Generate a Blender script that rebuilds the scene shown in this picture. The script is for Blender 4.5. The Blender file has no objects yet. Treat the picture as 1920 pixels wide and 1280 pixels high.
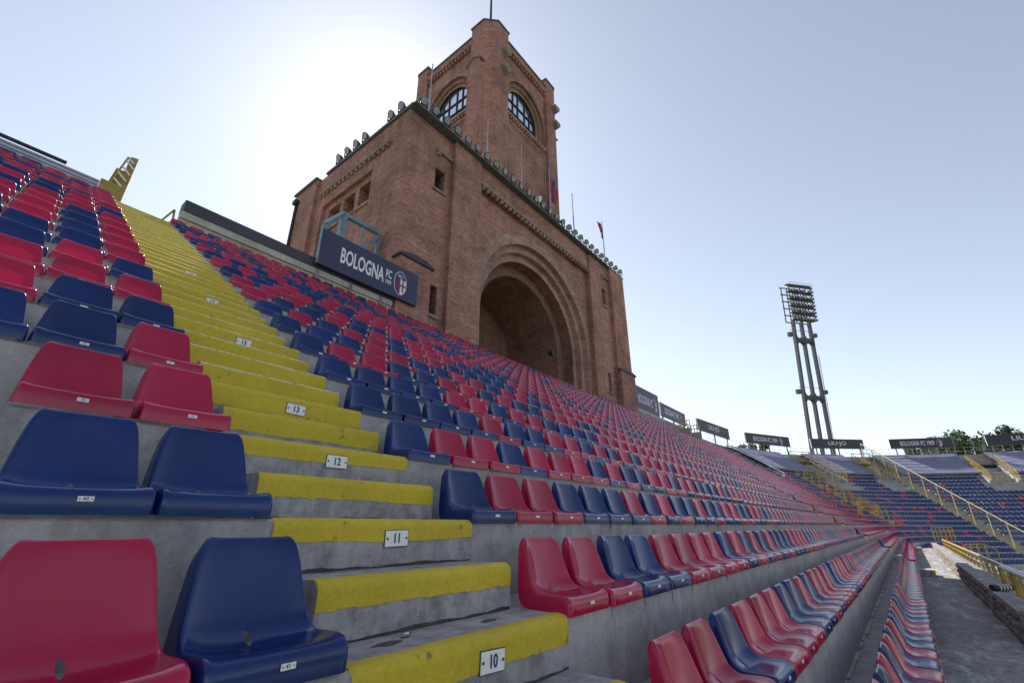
import bpy, math, random
import numpy as np
from mathutils import Vector, Matrix

random.seed(7)
R = math.radians
scene = bpy.context.scene
col = scene.collection

# ------------------------------------------------------------------ camera, sky, sun, exposure
# X runs along the rows of seats, Y climbs the stand, the camera is the origin (eye level z = 0)
FPX, PITCH, HEAD = 858.9, 0.3809, 0.6771
cam_d = bpy.data.cameras.new('camera')
cam_d.sensor_width = 36.0
cam_d.lens = FPX / 1920 * 36.0
cam_d.clip_start = 0.05
cam_d.clip_end = 6000
cam = bpy.data.objects.new('camera', cam_d)
col.objects.link(cam)
_fw = Vector((math.cos(HEAD) * math.cos(PITCH), math.sin(HEAD) * math.cos(PITCH), math.sin(PITCH)))
cam.rotation_euler = _fw.to_track_quat('-Z', 'Y').to_euler()
scene.camera = cam

SUN = Vector((0.363, 0.612, 0.703)).normalized()
SUN_EL = math.asin(SUN.z)
SUN_AZ = math.atan2(SUN.x, SUN.y)          # clockwise from +Y
world = bpy.data.worlds.new('World')
scene.world = world
world.use_nodes = True
wn = world.node_tree
wn.nodes.clear()
w_out = wn.nodes.new('ShaderNodeOutputWorld')
w_bg = wn.nodes.new('ShaderNodeBackground')
w_sky = wn.nodes.new('ShaderNodeTexSky')
w_sky.sky_type = 'NISHITA'
w_sky.sun_disc = False
w_sky.sun_elevation = SUN_EL
w_sky.sun_rotation = SUN_AZ
w_sky.altitude = 60
w_sky.air_density = 1.0
w_sky.dust_density = 0.35
w_sky.ozone_density = 1.0
w_bg.inputs['Strength'].default_value = 0.088
w_hs = wn.nodes.new('ShaderNodeHueSaturation')
w_hs.inputs['Saturation'].default_value = 0.54
wn.links.new(w_sky.outputs[0], w_hs.inputs['Color'])
w_tint = wn.nodes.new('ShaderNodeMix')
w_tint.data_type = 'RGBA'; w_tint.blend_type = 'MULTIPLY'
w_tint.inputs[0].default_value = 1.0
w_tint.inputs[7].default_value = (0.97, 0.985, 1.0, 1)         # hazy summer air
wn.links.new(w_hs.outputs[0], w_tint.inputs[6])
wn.links.new(w_tint.outputs[2], w_bg.inputs['Color'])
wn.links.new(w_bg.outputs[0], w_out.inputs['Surface'])

sun_d = bpy.data.lights.new('sun', 'SUN')
sun_d.energy = 4.0
sun_d.angle = R(0.53)
sun_d.color = (1.0, 0.95, 0.88)
sun_o = bpy.data.objects.new('sun', sun_d)
col.objects.link(sun_o)
sun_o.rotation_euler = SUN.to_track_quat('Z', 'Y').to_euler()
sun_o.location = (20, 40, 60)

scene.view_settings.view_transform = 'Standard'
scene.view_settings.look = 'None'
scene.view_settings.exposure = 1.1
scene.view_settings.gamma = 1.0
scene.cycles.max_bounces = 6

_ones = 'zero one two three four five six seven eight nine ten eleven twelve thirteen fourteen fifteen sixteen seventeen eighteen nineteen'.split()
_tens = {20: 'twenty', 30: 'thirty', 40: 'forty', 50: 'fifty', 60: 'sixty', 70: 'seventy', 80: 'eighty', 90: 'ninety'}
WORDS = {k: (_ones[k] if k < 20 else _tens[k // 10 * 10] + ('-' + _ones[k % 10] if k % 10 else '')) for k in range(100)}
_irr = {'one': 'first', 'two': 'second', 'three': 'third', 'five': 'fifth', 'eight': 'eighth', 'nine': 'ninth', 'twelve': 'twelfth'}
def _ord(w):
    h, _, l = w.rpartition('-')
    l = _irr.get(l, l[:-1] + 'ieth' if l.endswith('y') else l + 'th')
    return (h + '-' if h else '') + l
ORDS = [_ord(WORDS[k + 1]) for k in range(99)]
# ------------------------------------------------------------------ materials
def nt(name):
    m = bpy.data.materials.new(name)
    m.use_nodes = True
    t = m.node_tree
    return m, t, t.nodes['Principled BSDF']

def node(t, kind, **kw):
    n = t.nodes.new(kind)
    for k, v in kw.items():
        if k in n.inputs.keys():
            n.inputs[k].default_value = v
        else:
            setattr(n, k, v)
    return n

def ramp(t, fac, stops):
    r = t.nodes.new('ShaderNodeValToRGB')
    e = r.color_ramp.elements
    while len(e) < len(stops):
        e.new(0.5)
    for i, (p, c) in enumerate(stops):
        e[i].position = p
        e[i].color = (c[0], c[1], c[2], 1) if hasattr(c, '__len__') else (c, c, c, 1)
    t.links.new(fac, r.inputs[0])
    return r.outputs[0]

def mixc(t, fac, a, b, mode='MIX'):
    m = t.nodes.new('ShaderNodeMix')
    m.data_type = 'RGBA'
    m.blend_type = mode
    for sock, v in ((m.inputs[0], fac), (m.inputs[6], a), (m.inputs[7], b)):
        if hasattr(v, 'links') or isinstance(v, bpy.types.NodeSocket):
            t.links.new(v, sock)
        elif hasattr(v, '__len__'):
            sock.default_value = (v[0], v[1], v[2], 1)
        else:
            sock.default_value = v
    return m.outputs[2]

def coords(t, kind='Object', scale=(1, 1, 1)):
    c = t.nodes.new('ShaderNodeTexCoord')
    if kind == 'World':
        g = t.nodes.new('ShaderNodeNewGeometry')
        src = g.outputs['Position']
    else:
        src = c.outputs[kind]
    mp = t.nodes.new('ShaderNodeMapping')
    mp.inputs['Scale'].default_value = scale
    t.links.new(src, mp.inputs['Vector'])
    return mp.outputs[0]

def noise(t, vec, scale, detail=4, rough=0.6):
    n = node(t, 'ShaderNodeTexNoise', Scale=scale, Detail=detail, Roughness=rough)
    t.links.new(vec, n.inputs['Vector'])
    return n.outputs['Fac']

def bump(t, b, h, strength=0.3, dist=0.01):
    n = node(t, 'ShaderNodeBump', Strength=strength, Distance=dist)
    t.links.new(h, n.inputs['Height'])
    t.links.new(n.outputs[0], b.inputs['Normal'])

def plain(name, c, rough=0.6, metal=0.0, var=0.12, scale=6.0, bumpy=0.0):
    m, t, b = nt(name)
    v = coords(t, 'World')
    n = noise(t, v, scale, 5)
    lo = [x * (1 - var) for x in c]
    hi = [min(1, x * (1 + var)) for x in c]
    t.links.new(ramp(t, n, [(0.3, lo), (0.7, hi)]), b.inputs['Base Color'])
    b.inputs['Roughness'].default_value = rough
    b.inputs['Metallic'].default_value = metal
    if bumpy:
        bump(t, b, noise(t, v, scale * 6, 6), bumpy)
    return m

M = {}

def mk_concrete(name, base, grime=0.5, tint=(1.0, 0.945, 0.965)):
    m, t, b = nt(name)
    v = coords(t, 'World')
    big = noise(t, v, 1.3, 6, 0.65)
    mid = noise(t, v, 9.0, 6, 0.7)
    fine = noise(t, v, 70.0, 4, 0.7)
    c = ramp(t, big, [(0.25, [base * 0.72 * k for k in tint]), (0.55, [base * k for k in tint]), (0.8, [base * 1.25 * k for k in tint])])
    g = ramp(t, mid, [(0.35, 1 - grime * 0.55), (0.55, 1.0), (0.8, 1.08)])
    c = mixc(t, 1.0, c, g, 'MULTIPLY')
    c = mixc(t, 0.6, c, ramp(t, fine, [(0.3, 0.72), (0.6, 1.05)]), 'MULTIPLY')
    # vertical water streaks
    vs = coords(t, 'World', (5.0, 5.0, 0.5))
    st = noise(t, vs, 2.2, 4, 0.7)
    c = mixc(t, 0.5 * grime, c, ramp(t, st, [(0.42, 0.45), (0.58, 1.0)]), 'MULTIPLY')
    t.links.new(c, b.inputs['Base Color'])
    b.inputs['Roughness'].default_value = 0.85
    bump(t, b, noise(t, v, 45.0, 8, 0.75), 0.55, 0.012)
    return m
M['concrete'] = mk_concrete('concrete', 0.42, 0.45)
M['concrete_tread'] = mk_concrete('concrete_tread', 0.42, 0.7)
M['concrete_floor'] = mk_concrete('concrete_floor', 0.27, 0.8)
def _pale_stains(m):
    t = m.node_tree; b = t.nodes['Principled BSDF']
    src = b.inputs['Base Color'].links[0].from_socket
    n = noise(t, coords(t, 'World', (.55, 1.6, 1.0)), 1.6, 7, .72)
    t.links.new(mixc(t, ramp(t, n, [(.52, 0.0), (.66, .75)]), src, (0.50, 0.49, 0.48)), b.inputs['Base Color'])
_pale_stains(M['concrete_floor'])
M['concrete_light'] = mk_concrete('concrete_light', 0.5, 0.4, (1.0, 0.97, 0.9))
M['pale_wall'] = mk_concrete('pale_wall', 0.5, 0.3, (1.0, 0.8, 0.62))

def mk_yellow():
    m, t, b = nt('yellow_paint')
    v = coords(t, 'World')
    n1 = noise(t, v, 7.0, 7, 0.72)
    n2 = noise(t, v, 42.0, 5, 0.7)
    n3 = noise(t, v, 2.0, 3)
    c = ramp(t, n3, [(0.3, (0.49, 0.355, 0.010)), (0.7, (0.61, 0.45, 0.016))])
    c = mixc(t, 0.6, c, ramp(t, n2, [(0.25, 0.62), (0.55, 1.0)]), 'MULTIPLY')
    scuff = ramp(t, n1, [(0.62, 0.0), (0.70, 0.8)])
    c = mixc(t, scuff, c, (0.075, 0.066, 0.045))
    t.links.new(c, b.inputs['Base Color'])
    b.inputs['Roughness'].default_value = 0.6
    bump(t, b, noise(t, v, 38.0, 8, 0.75), 0.5, 0.01)
    return m
M['yellow_paint'] = mk_yellow()
M['sunlit_paint'] = plain('sunlit_yellow_paint', (0.60, 0.53, 0.27), 0.7, 0, 0.25, 30)  # pale yellow with sunlight put into the colour, for the stair noses

def mk_plastic(name, c, c2):
    m, t, b = nt(name)
    oi = t.nodes.new('ShaderNodeObjectInfo')
    v = coords(t, 'World')
    n = noise(t, v, 2.3, 3)
    cc = ramp(t, n, [(0.3, c), (0.7, c2)])
    scr = noise(t, coords(t, 'World', (1, 1, 1)), 26.0, 8, 0.8)
    cc = mixc(t, ramp(t, scr, [(0.60, 0.0), (0.75, 0.16)]), cc, [min(1, x * 2.2 + 0.05) for x in c2])
    hs = node(t, 'ShaderNodeHueSaturation')
    vr = node(t, 'ShaderNodeMapRange')
    vr.inputs['To Min'].default_value = 0.85
    vr.inputs['To Max'].default_value = 1.15
    t.links.new(oi.outputs['Random'], vr.inputs['Value'])
    t.links.new(vr.outputs[0], hs.inputs['Value'])
    t.links.new(cc, hs.inputs['Color'])
    t.links.new(hs.outputs[0], b.inputs['Base Color'])
    t.links.new(ramp(t, scr, [(0.3, 0.12), (0.75, 0.26)]), b.inputs['Roughness'])
    b.inputs['Specular IOR Level'].default_value = 0.45
    tr = node(t, 'ShaderNodeBsdfTranslucent')
    tr.inputs['Color'].default_value = (min(1, c2[0] * 1.6), c2[1], c2[2], 1)
    mx = t.nodes.new('ShaderNodeMixShader')
    mx.inputs[0].default_value = 0.09
    out = t.nodes['Material Output']
    t.links.new(b.outputs[0], mx.inputs[1])
    t.links.new(tr.outputs[0], mx.inputs[2])
    t.links.new(mx.outputs[0], out.inputs['Surface'])
    return m
M['red'] = mk_plastic('red_plastic', (0.35, 0.006, 0.046), (0.45, 0.011, 0.066))
M['blue'] = mk_plastic('blue_plastic', (0.0025, 0.017, 0.11), (0.005, 0.03, 0.16))

def mk_brick(name, c1, c2, mortar, sc=1.0):
    m, t, b = nt(name)
    uv = t.nodes.new('ShaderNodeTexCoord').outputs['UV']
    br = node(t, 'ShaderNodeTexBrick')
    br.inputs['Scale'].default_value = 1.0
    br.inputs['Brick Width'].default_value = 0.27 * sc
    br.inputs['Row Height'].default_value = 0.075 * sc
    br.inputs['Mortar Size'].default_value = 0.010 * sc
    br.inputs['Mortar Smooth'].default_value = 0.3
    br.inputs['Bias'].default_value = -0.1
    br.inputs['Color1'].default_value = (*c1, 1)
    br.inputs['Color2'].default_value = (*c2, 1)
    br.inputs['Mortar'].default_value = (*mortar, 1)
    t.links.new(uv, br.inputs['Vector'])
    w = coords(t, 'World')
    big = noise(t, w, 0.5, 6, 0.7)
    c = mixc(t, 0.9, br.outputs['Color'], ramp(t, big, [(0.3, 0.5), (0.52, 1.0), (0.75, 1.3)]), 'MULTIPLY')
    # courses of slightly different bricks, each several bricks tall
    cs = coords(t, 'World', (0.35, 0.35, 3.2))
    c = mixc(t, 0.8, c, ramp(t, noise(t, cs, 2.0, 5, 0.75), [(0.3, 0.66), (0.7, 1.25)]), 'MULTIPLY')
    sp = coords(t, 'World', (1.2, 1.2, 3.6))
    c = mixc(t, 0.75, c, ramp(t, noise(t, sp, 3.5, 3, 0.8), [(0.30, 0.42), (0.68, 1.5)]), 'MULTIPLY')
    st = coords(t, 'World', (1.6, 1.6, 0.14))
    c = mixc(t, 0.5, c, ramp(t, noise(t, st, 1.0, 5, 0.7), [(0.38, 0.6), (0.6, 1.0)]), 'MULTIPLY')
    t.links.new(c, b.inputs['Base Color'])
    b.inputs['Roughness'].default_value = 0.9
    bump(t, b, br.outputs['Fac'], -0.4, 0.01)
    return m
M['brick'] = mk_brick('brick', (0.33, 0.125, 0.09), (0.47, 0.205, 0.15), (0.37, 0.27, 0.23))
M['brick_arch'] = mk_brick('brick_arch', (0.40, 0.215, 0.165), (0.48, 0.28, 0.22), (0.33, 0.26, 0.21))
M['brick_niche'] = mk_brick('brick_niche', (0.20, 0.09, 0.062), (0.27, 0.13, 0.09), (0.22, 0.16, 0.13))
M['grime'] = plain('black_grime', (0.06, 0.056, 0.052), 0.9, 0, 0.5, 30)
M['copper'] = plain('copper_coping', (0.10, 0.12, 0.115), 0.7, 0, 0.3, 4)
M['stone'] = plain('stone_trim', (0.24, 0.19, 0.165), 0.85, 0, 0.3, 5, 0.3)
M['navy'] = plain('navy_board', (0.030, 0.030, 0.085), 0.45, 0, 0.15, 1.5)
M['navy_dark'] = plain('dark_board', (0.028, 0.028, 0.042), 0.5, 0, 0.15, 1.5)
M['white'] = plain('white_print', (0.72, 0.72, 0.74), 0.5, 0, 0.05)
M['plate'] = plain('enamel_plate', (0.74, 0.74, 0.74), 0.35, 0, 0.10, 60)
M['ink'] = plain('blue_ink', (0.012, 0.02, 0.12), 0.5, 0, 0.1)
M['dark_ink'] = plain('dark_ink', (0.03, 0.03, 0.035), 0.5, 0, 0.1)
M['crest_red'] = plain('crest_red', (0.22, 0.02, 0.035), 0.5)
M['crest_blue'] = plain('crest_blue', (0.02, 0.03, 0.13), 0.5)
M['rust'] = plain('rusty_screw', (0.10, 0.055, 0.03), 0.8, 0, 0.4, 90)
M['steel_blue'] = plain('blue_grey_steel', (0.15, 0.24, 0.30), 0.5, 0.1, 0.25, 5)
M['steel'] = plain('galvanised_steel', (0.42, 0.43, 0.45), 0.35, 0.7, 0.15, 8)
M['dark_metal'] = plain('dark_metal', (0.035, 0.037, 0.042), 0.5, 0.4, 0.25, 8)
M['mast'] = plain('mast_concrete', (0.075, 0.08, 0.092), 0.8, 0, 0.2, 2)
M['coping'] = plain('dark_coping', (0.045, 0.043, 0.06), 0.6, 0, 0.3, 1.2)
M['rail_yellow'] = plain('yellow_rail', (0.38, 0.26, 0.045), 0.5, 0, 0.3, 5)
M['olive'] = plain('olive_yellow_metal', (0.30, 0.22, 0.045), 0.6, 0, 0.25, 3)
M['tarp'] = plain('grey_tarpaulin', (0.17, 0.18, 0.27), 0.65, 0, 0.12, 0.5)
M['corrugated'] = plain('lilac_sheet_metal', (0.33, 0.33, 0.42), 0.45, 0.2, 0.1, 2)
M['rubble'] = plain('rubble_stone', (0.20, 0.165, 0.14), 0.9, 0, 0.45, 5, 0.6)
M['void'] = plain('dark_interior', (0.02, 0.017, 0.016), 0.9)
M['asphalt'] = plain('asphalt', (0.055, 0.055, 0.058), 0.9, 0, 0.25, 0.8)
M['track'] = plain('pale_track', (0.36, 0.36, 0.37), 0.85, 0, 0.1, 1.0)
M['grass'] = plain('pitch_grass', (0.05, 0.11, 0.02), 0.9, 0, 0.35, 2.0)
M['ground'] = plain('dry_ground', (0.12, 0.12, 0.07), 0.95, 0, 0.3, 0.05)
M['bark'] = plain('bark', (0.07, 0.05, 0.035), 0.9, 0, 0.3, 4)
M['leaf'] = plain('dark_pine_leaf', (0.028, 0.052, 0.022), 0.8, 0, 0.5, 1.5)
M['leaf2'] = plain('green_leaf', (0.04, 0.075, 0.022), 0.8, 0, 0.5, 1.5)
M['lens'] = plain('lamp_glass', (0.25, 0.25, 0.26), 0.25, 0.2, 0.3, 6)
M['flag_red'] = plain('flag_red', (0.34, 0.03, 0.05), 0.8)
M['flag_blue'] = plain('flag_blue', (0.02, 0.03, 0.12), 0.8)

def mk_glass():
    m, t, b = nt('window_pane')
    b.inputs['Base Color'].default_value = (0.88, 0.92, 0.97, 1)
    b.inputs['Roughness'].default_value = 0.12
    b.inputs['Metallic'].default_value = 1.0
    return m
M['glass'] = mk_glass()
def mk_screen():
    m, t, b = nt('clear_screen')
    tr = t.nodes.new('ShaderNodeBsdfTransparent'); tr.inputs['Color'].default_value = (0.86, 0.9, 0.9, 1)
    b.inputs['Base Color'].default_value = (0.25, 0.28, 0.3, 1); b.inputs['Roughness'].default_value = 0.2
    mx = t.nodes.new('ShaderNodeMixShader'); mx.inputs[0].default_value = 0.12
    t.links.new(tr.outputs[0], mx.inputs[1]); t.links.new(b.outputs[0], mx.inputs[2])
    t.links.new(mx.outputs[0], t.nodes['Material Output'].inputs['Surface'])
    return m
M['screen'] = mk_screen()
M['rail_pale'] = plain('pale_yellow_rail', (0.55, 0.44, 0.20), 0.5, 0, 0.2, 4)

# ------------------------------------------------------------------ mesh helpers
class MB:
    """collects shapes and links them as ONE mesh object"""
    def __init__(self):
        self.v = []; self.f = []; self.m = []
    def add(self, vs, fs, mi=0):
        n = len(self.v)
        self.v += [tuple(p) for p in vs]
        self.f += [tuple(i + n for i in f) for f in fs]
        self.m += [mi] * len(fs)
        return self
    def box(self, x0, x1, y0, y1, z0, z1, mi=0):
        vs = [(x, y, z) for z in (z0, z1) for y in (y0, y1) for x in (x0, x1)]
        return self.add(vs, [(0, 2, 3, 1), (4, 5, 7, 6), (0, 1, 5, 4), (2, 6, 7, 3), (0, 4, 6, 2), (1, 3, 7, 5)], mi)
    def obox(self, c, ax, ay, az, mi=0):
        c, ax, ay, az = Vector(c), Vector(ax), Vector(ay), Vector(az)
        vs = [c + ax * i + ay * j + az * k for k in (-1, 1) for j in (-1, 1) for i in (-1, 1)]
        return self.add(vs, [(0, 2, 3, 1), (4, 5, 7, 6), (0, 1, 5, 4), (2, 6, 7, 3), (0, 4, 6, 2), (1, 3, 7, 5)], mi)
    def prism(self, pts, T, a, b, mi=0, caps=True):
        """polygon pts (p,q) swept from a to b; T(s,p,q)->xyz"""
        n = len(pts)
        vs = [T(a, *p) for p in pts] + [T(b, *p) for p in pts]
        fs = [(i, (i + 1) % n, n + (i + 1) % n, n + i) for i in range(n)]
        if caps:
            fs += [tuple(range(n - 1, -1, -1)), tuple(range(n, 2 * n))]
        return self.add(vs, fs, mi)
    def tube(self, pts, r, n=8, mi=0, r2=None):
        pts = [Vector(p) for p in pts]
        rings = []
        for i, p in enumerate(pts):
            d = (pts[min(i + 1, len(pts) - 1)] - pts[max(i - 1, 0)]).normalized()
            ref = Vector((0, 0, 1)) if abs(d.z) < 0.9 else Vector((1, 0, 0))
            a = d.cross(ref).normalized(); b = d.cross(a)
            rr = r if r2 is None else r + (r2 - r) * i / (len(pts) - 1)
            rings.append([p + (a * math.cos(k * 2 * math.pi / n) + b * math.sin(k * 2 * math.pi / n)) * rr for k in range(n)])
        vs = [q for ring in rings for q in ring]
        fs = [(i * n + k, i * n + (k + 1) % n, (i + 1) * n + (k + 1) % n, (i + 1) * n + k) for i in range(len(pts) - 1) for k in range(n)]
        fs += [tuple(range(n - 1, -1, -1)), tuple(range((len(pts) - 1) * n, len(pts) * n))]
        return self.add(vs, fs, mi)
    def mesh(self, name, mats, smooth=False, uv=True):
        me = bpy.data.meshes.new(name)
        me.from_pydata(self.v, [], self.f)
        for m in (mats if isinstance(mats, (list, tuple)) else [mats]):
            me.materials.append(M[m] if isinstance(m, str) else m)
        me.polygons.foreach_set('material_index', self.m)
        if smooth:
            me.polygons.foreach_set('use_smooth', [True] * len(me.polygons))
        me.update()
        if uv:
            boxuv(me)
        return me
    def build(self, name, mats, parent=None, smooth=False, uv=True):
        o = bpy.data.objects.new(name, self.mesh(name, mats, smooth, uv))
        col.objects.link(o)
        if parent is not None:
            o.parent = parent
        return o

def boxuv(me):
    lay = me.uv_layers.new(name='UVMap')
    co = np.empty(len(me.vertices) * 3); me.vertices.foreach_get('co', co); co = co.reshape(-1, 3)
    li = np.empty(len(me.loops), dtype=np.int64); me.loops.foreach_get('vertex_index', li)
    nr = np.empty(len(me.polygons) * 3); me.polygons.foreach_get('normal', nr); nr = np.abs(nr.reshape(-1, 3))
    tot = np.empty(len(me.polygons), dtype=np.int64); me.polygons.foreach_get('loop_total', tot)
    ax = np.repeat(np.argmax(nr, axis=1), tot)
    p = co[li]
    u = np.where(ax == 0, p[:, 1], p[:, 0])
    w = np.where(ax == 2, p[:, 1], p[:, 2])
    lay.data.foreach_set('uv', np.stack([u, w], 1).ravel())

def tag(o, label, cat=None, group=None, kind=None):
    o['label'] = label
    if cat: o['category'] = cat
    if group: o['group'] = group
    if kind: o['kind'] = kind
    return o

def struct(o, label=None):
    o['kind'] = 'structure'
    if label: o['label'] = label
    return o

def empty(name, loc=(0, 0, 0)):
    o = bpy.data.objects.new(name, None)
    o.location = loc
    o.empty_display_size = 0.3
    col.objects.link(o)
    return o

def copy_tree(o, parent=None):
    c = o.copy()
    col.objects.link(c)
    c.parent = parent
    for ch in list(o.children):
        copy_tree(ch, c)
    return c

def text_mesh(body, size, sx=1.0, extrude=0.0, spacing=1.0, bold=0.0):
    cu = bpy.data.curves.new('txt', 'FONT')
    cu.body = body
    cu.size = size
    cu.align_x = 'CENTER'; cu.align_y = 'CENTER'
    cu.space_character = spacing
    cu.extrude = extrude
    cu.offset = bold
    cu.resolution_u = 3
    ob = bpy.data.objects.new('txt', cu)
    col.objects.link(ob)
    dg = bpy.context.evaluated_depsgraph_get()
    me = bpy.data.meshes.new_from_object(ob.evaluated_get(dg))
    bpy.data.objects.remove(ob)
    bpy.data.curves.remove(cu)
    for v in me.vertices:
        v.co.x *= sx
    return me

def text_part(name, body, size, mat, parent, loc, rot, sx=1.0, extrude=0.003, spacing=1.0, bold=0.0, fit=None):
    me = text_mesh(body, size, sx, extrude, spacing, bold)
    if fit:                                                   # (width, height) of the finished lettering
        co = np.array([v.co[:] for v in me.vertices])
        lo, hi = co.min(0), co.max(0)
        for v in me.vertices:
            v.co.x = (v.co.x - (lo[0] + hi[0]) / 2) * fit[0] / (hi[0] - lo[0])
            v.co.y = (v.co.y - (lo[1] + hi[1]) / 2) * fit[1] / (hi[1] - lo[1])
    me.materials.clear()
    me.materials.append(M[mat])
    o = bpy.data.objects.new(name, me)
    col.objects.link(o)
    o.parent = parent
    o.location = loc
    o.rotation_euler = rot
    return o

# ------------------------------------------------------------------ geometry of the bowl
Y10, Z10, DY, DZ = 1.495, -0.433, 0.6996, 0.4588
def rowY(n): return Y10 + DY * (n - 10)
def rowZ(n): return Z10 + DZ * (n - 10)
XS, CX, CY = 52.0, 52.0, -19.3            # straight ends at XS, then the bowl turns about (CX, CY)
DEG_PER_M = math.degrees(1 / 26.5)
def ang(t): return 90 - (t - XS) * DEG_PER_M
def PT(t, y, z):
    if t <= XS:
        return (t, y, z)
    a = R(ang(t)); r = y - CY
    return (CX + r * math.cos(a), CY + r * math.sin(a), z)
def PA(deg, y, z):
    a = R(deg); r = y - CY
    return (CX + r * math.cos(a), CY + r * math.sin(a), z)
def t_of(deg): return XS + (90 - deg) / DEG_PER_M
WALK = rowZ(7)
TOPY = 14.9

def sweep(mb, prof, t0, t1, mi=0, closed=False):
    st = [t0] + [t for t in np.arange(XS, 140, 1.0) if t0 < t < t1] + [t1]
    if t0 < XS: st = sorted(set(st + list(np.arange(max(t0, -4), min(XS, t1), 6.0))))
    n = len(prof)
    vs = [PT(t, *p) for t in st for p in prof]
    fs = []
    for i in range(len(st) - 1):
        for k in range(n if closed else n - 1):
            k2 = (k + 1) % n
            fs.append((i * n + k, i * n + k2, (i + 1) * n + k2, (i + 1) * n + k))
    mb.add(vs, fs, mi)

T_END = t_of(-12)
# ground, pitch, track
mb = MB(); mb.box(-1500, 3000, -3000, 2500, -6.6, -6.0)
struct(mb.build('ground', 'ground'), 'flat dry ground around the stadium')
mb = MB(); mb.box(-40, 70, -75, -14, -5.99, -5.2)
struct(mb.build('running_track', 'track'), 'pale grey running track below the stands')
mb = MB(); mb.box(-40, 58, -70, -20, -5.19, -5.15)
struct(mb.build('pitch', 'grass'), 'green football pitch')

# terrace: risers and treads of rows 8 to 28 in one sheet of concrete
def terrace_profile(n0, n1, base):
    p = [(rowY(n0), base)]
    for n in range(n0, n1 + 1):
        y = rowY(n)
        p += [(y, rowZ(n) - 0.012), (y + 0.012, rowZ(n))]
        p.append(((rowY(n + 1) if n < n1 else TOPY), rowZ(n)))
    return p
mb = MB(); sweep(mb, terrace_profile(8, 28, WALK - 0.3), -4.0, T_END)
terr = struct(mb.build('terrace', 'concrete'), 'grey concrete terrace steps carrying the seats')
mb = MB(); sweep(mb, terrace_profile(3, 7, rowZ(2) - 2.4)[:-1] + [(rowY(8) + 0.02, rowZ(7))], 57.0, T_END)
struct(mb.build('lower_terrace', 'concrete'), 'lower concrete terrace steps of the curved end')
mb = MB(); sweep(mb, [(rowY(8) + 0.01, WALK), (-1.02, WALK), (-1.02, WALK - 3.5)], -4.0, 57.0)
struct(mb.build('walkway', 'concrete_floor'), 'grey concrete walkway below the front row')
# pale mortar line where the row 9 riser meets the tread
mb = MB()
for i in range(60):
    x0 = 2.4 + i * 0.4 + random.uniform(-.1, .1)
    w = random.uniform(0.008, 0.022)
    if random.random() < 0.95:
        mb.box(x0, x0 + random.uniform(.3, .5), rowY(9) - w * 2.4, rowY(9) + .001, rowZ(8) + .001, rowZ(8) + .006 + w)
mb.build('mortar_joint', 'concrete_light', terr)
# outer wall of the stand behind the top row
mb = MB(); sweep(mb, [(TOPY + .35, 7.2), (TOPY + .35, -6.0)], -4.0, T_END)
tag(mb.build('outer_wall', 'pale_wall'), 'plain outer wall at the back of the stand', 'wall')

# back wall beside the tower: tan wall, pale band, dark coping board
def back_wall(t0, t1, label, coping=True):
    root = empty('back_wall', PT(t0, TOPY, rowZ(28)))
    off = Vector(root.location)
    def part(name, prof, mat):
        m_ = MB(); sweep(m_, prof, t0, t1, closed=True)
        m_.add([PT(t0, *p) for p in prof], [tuple(range(len(prof)))])
        m_.add([PT(t1, *p) for p in prof], [tuple(range(len(prof)))])
        o = m_.build(name, mat, root); o.location = -off
    y = TOPY - 0.05
    z = rowZ(28)
    part('wall', [(y, z - .1), (y + .25, z - .1), (y + .25, 8.53), (y, 8.53)], 'pale_wall')
    part('band', [(y - .06, 8.533), (y + .3, 8.533), (y + .3, 8.77), (y - .06, 8.77)], 'concrete_light')
    if coping:
        part('coping_board', [(y - .10, 8.774), (y + .32, 8.774), (y + .32, 9.14), (y - .10, 9.14)], 'coping')
    tag(root, label, 'wall')
back_wall(2.62, 10.35, 'tan back wall with dark board on top between the stairs and the tower')
back_wall(34.2, 47.0, 'tan back wall under two navy boards past the tower', coping=False)
# rim of the bowl
mb = MB(); sweep(mb, [(TOPY - .1, rowZ(28) - .1), (TOPY + .4, rowZ(28) - .1), (TOPY + .4, 8.45), (TOPY - .1, 8.45)], 47.05, T_END, closed=True)
tag(mb.build('rim_wall', 'concrete'), 'low concrete rim wall around the curved end', 'wall')

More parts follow.
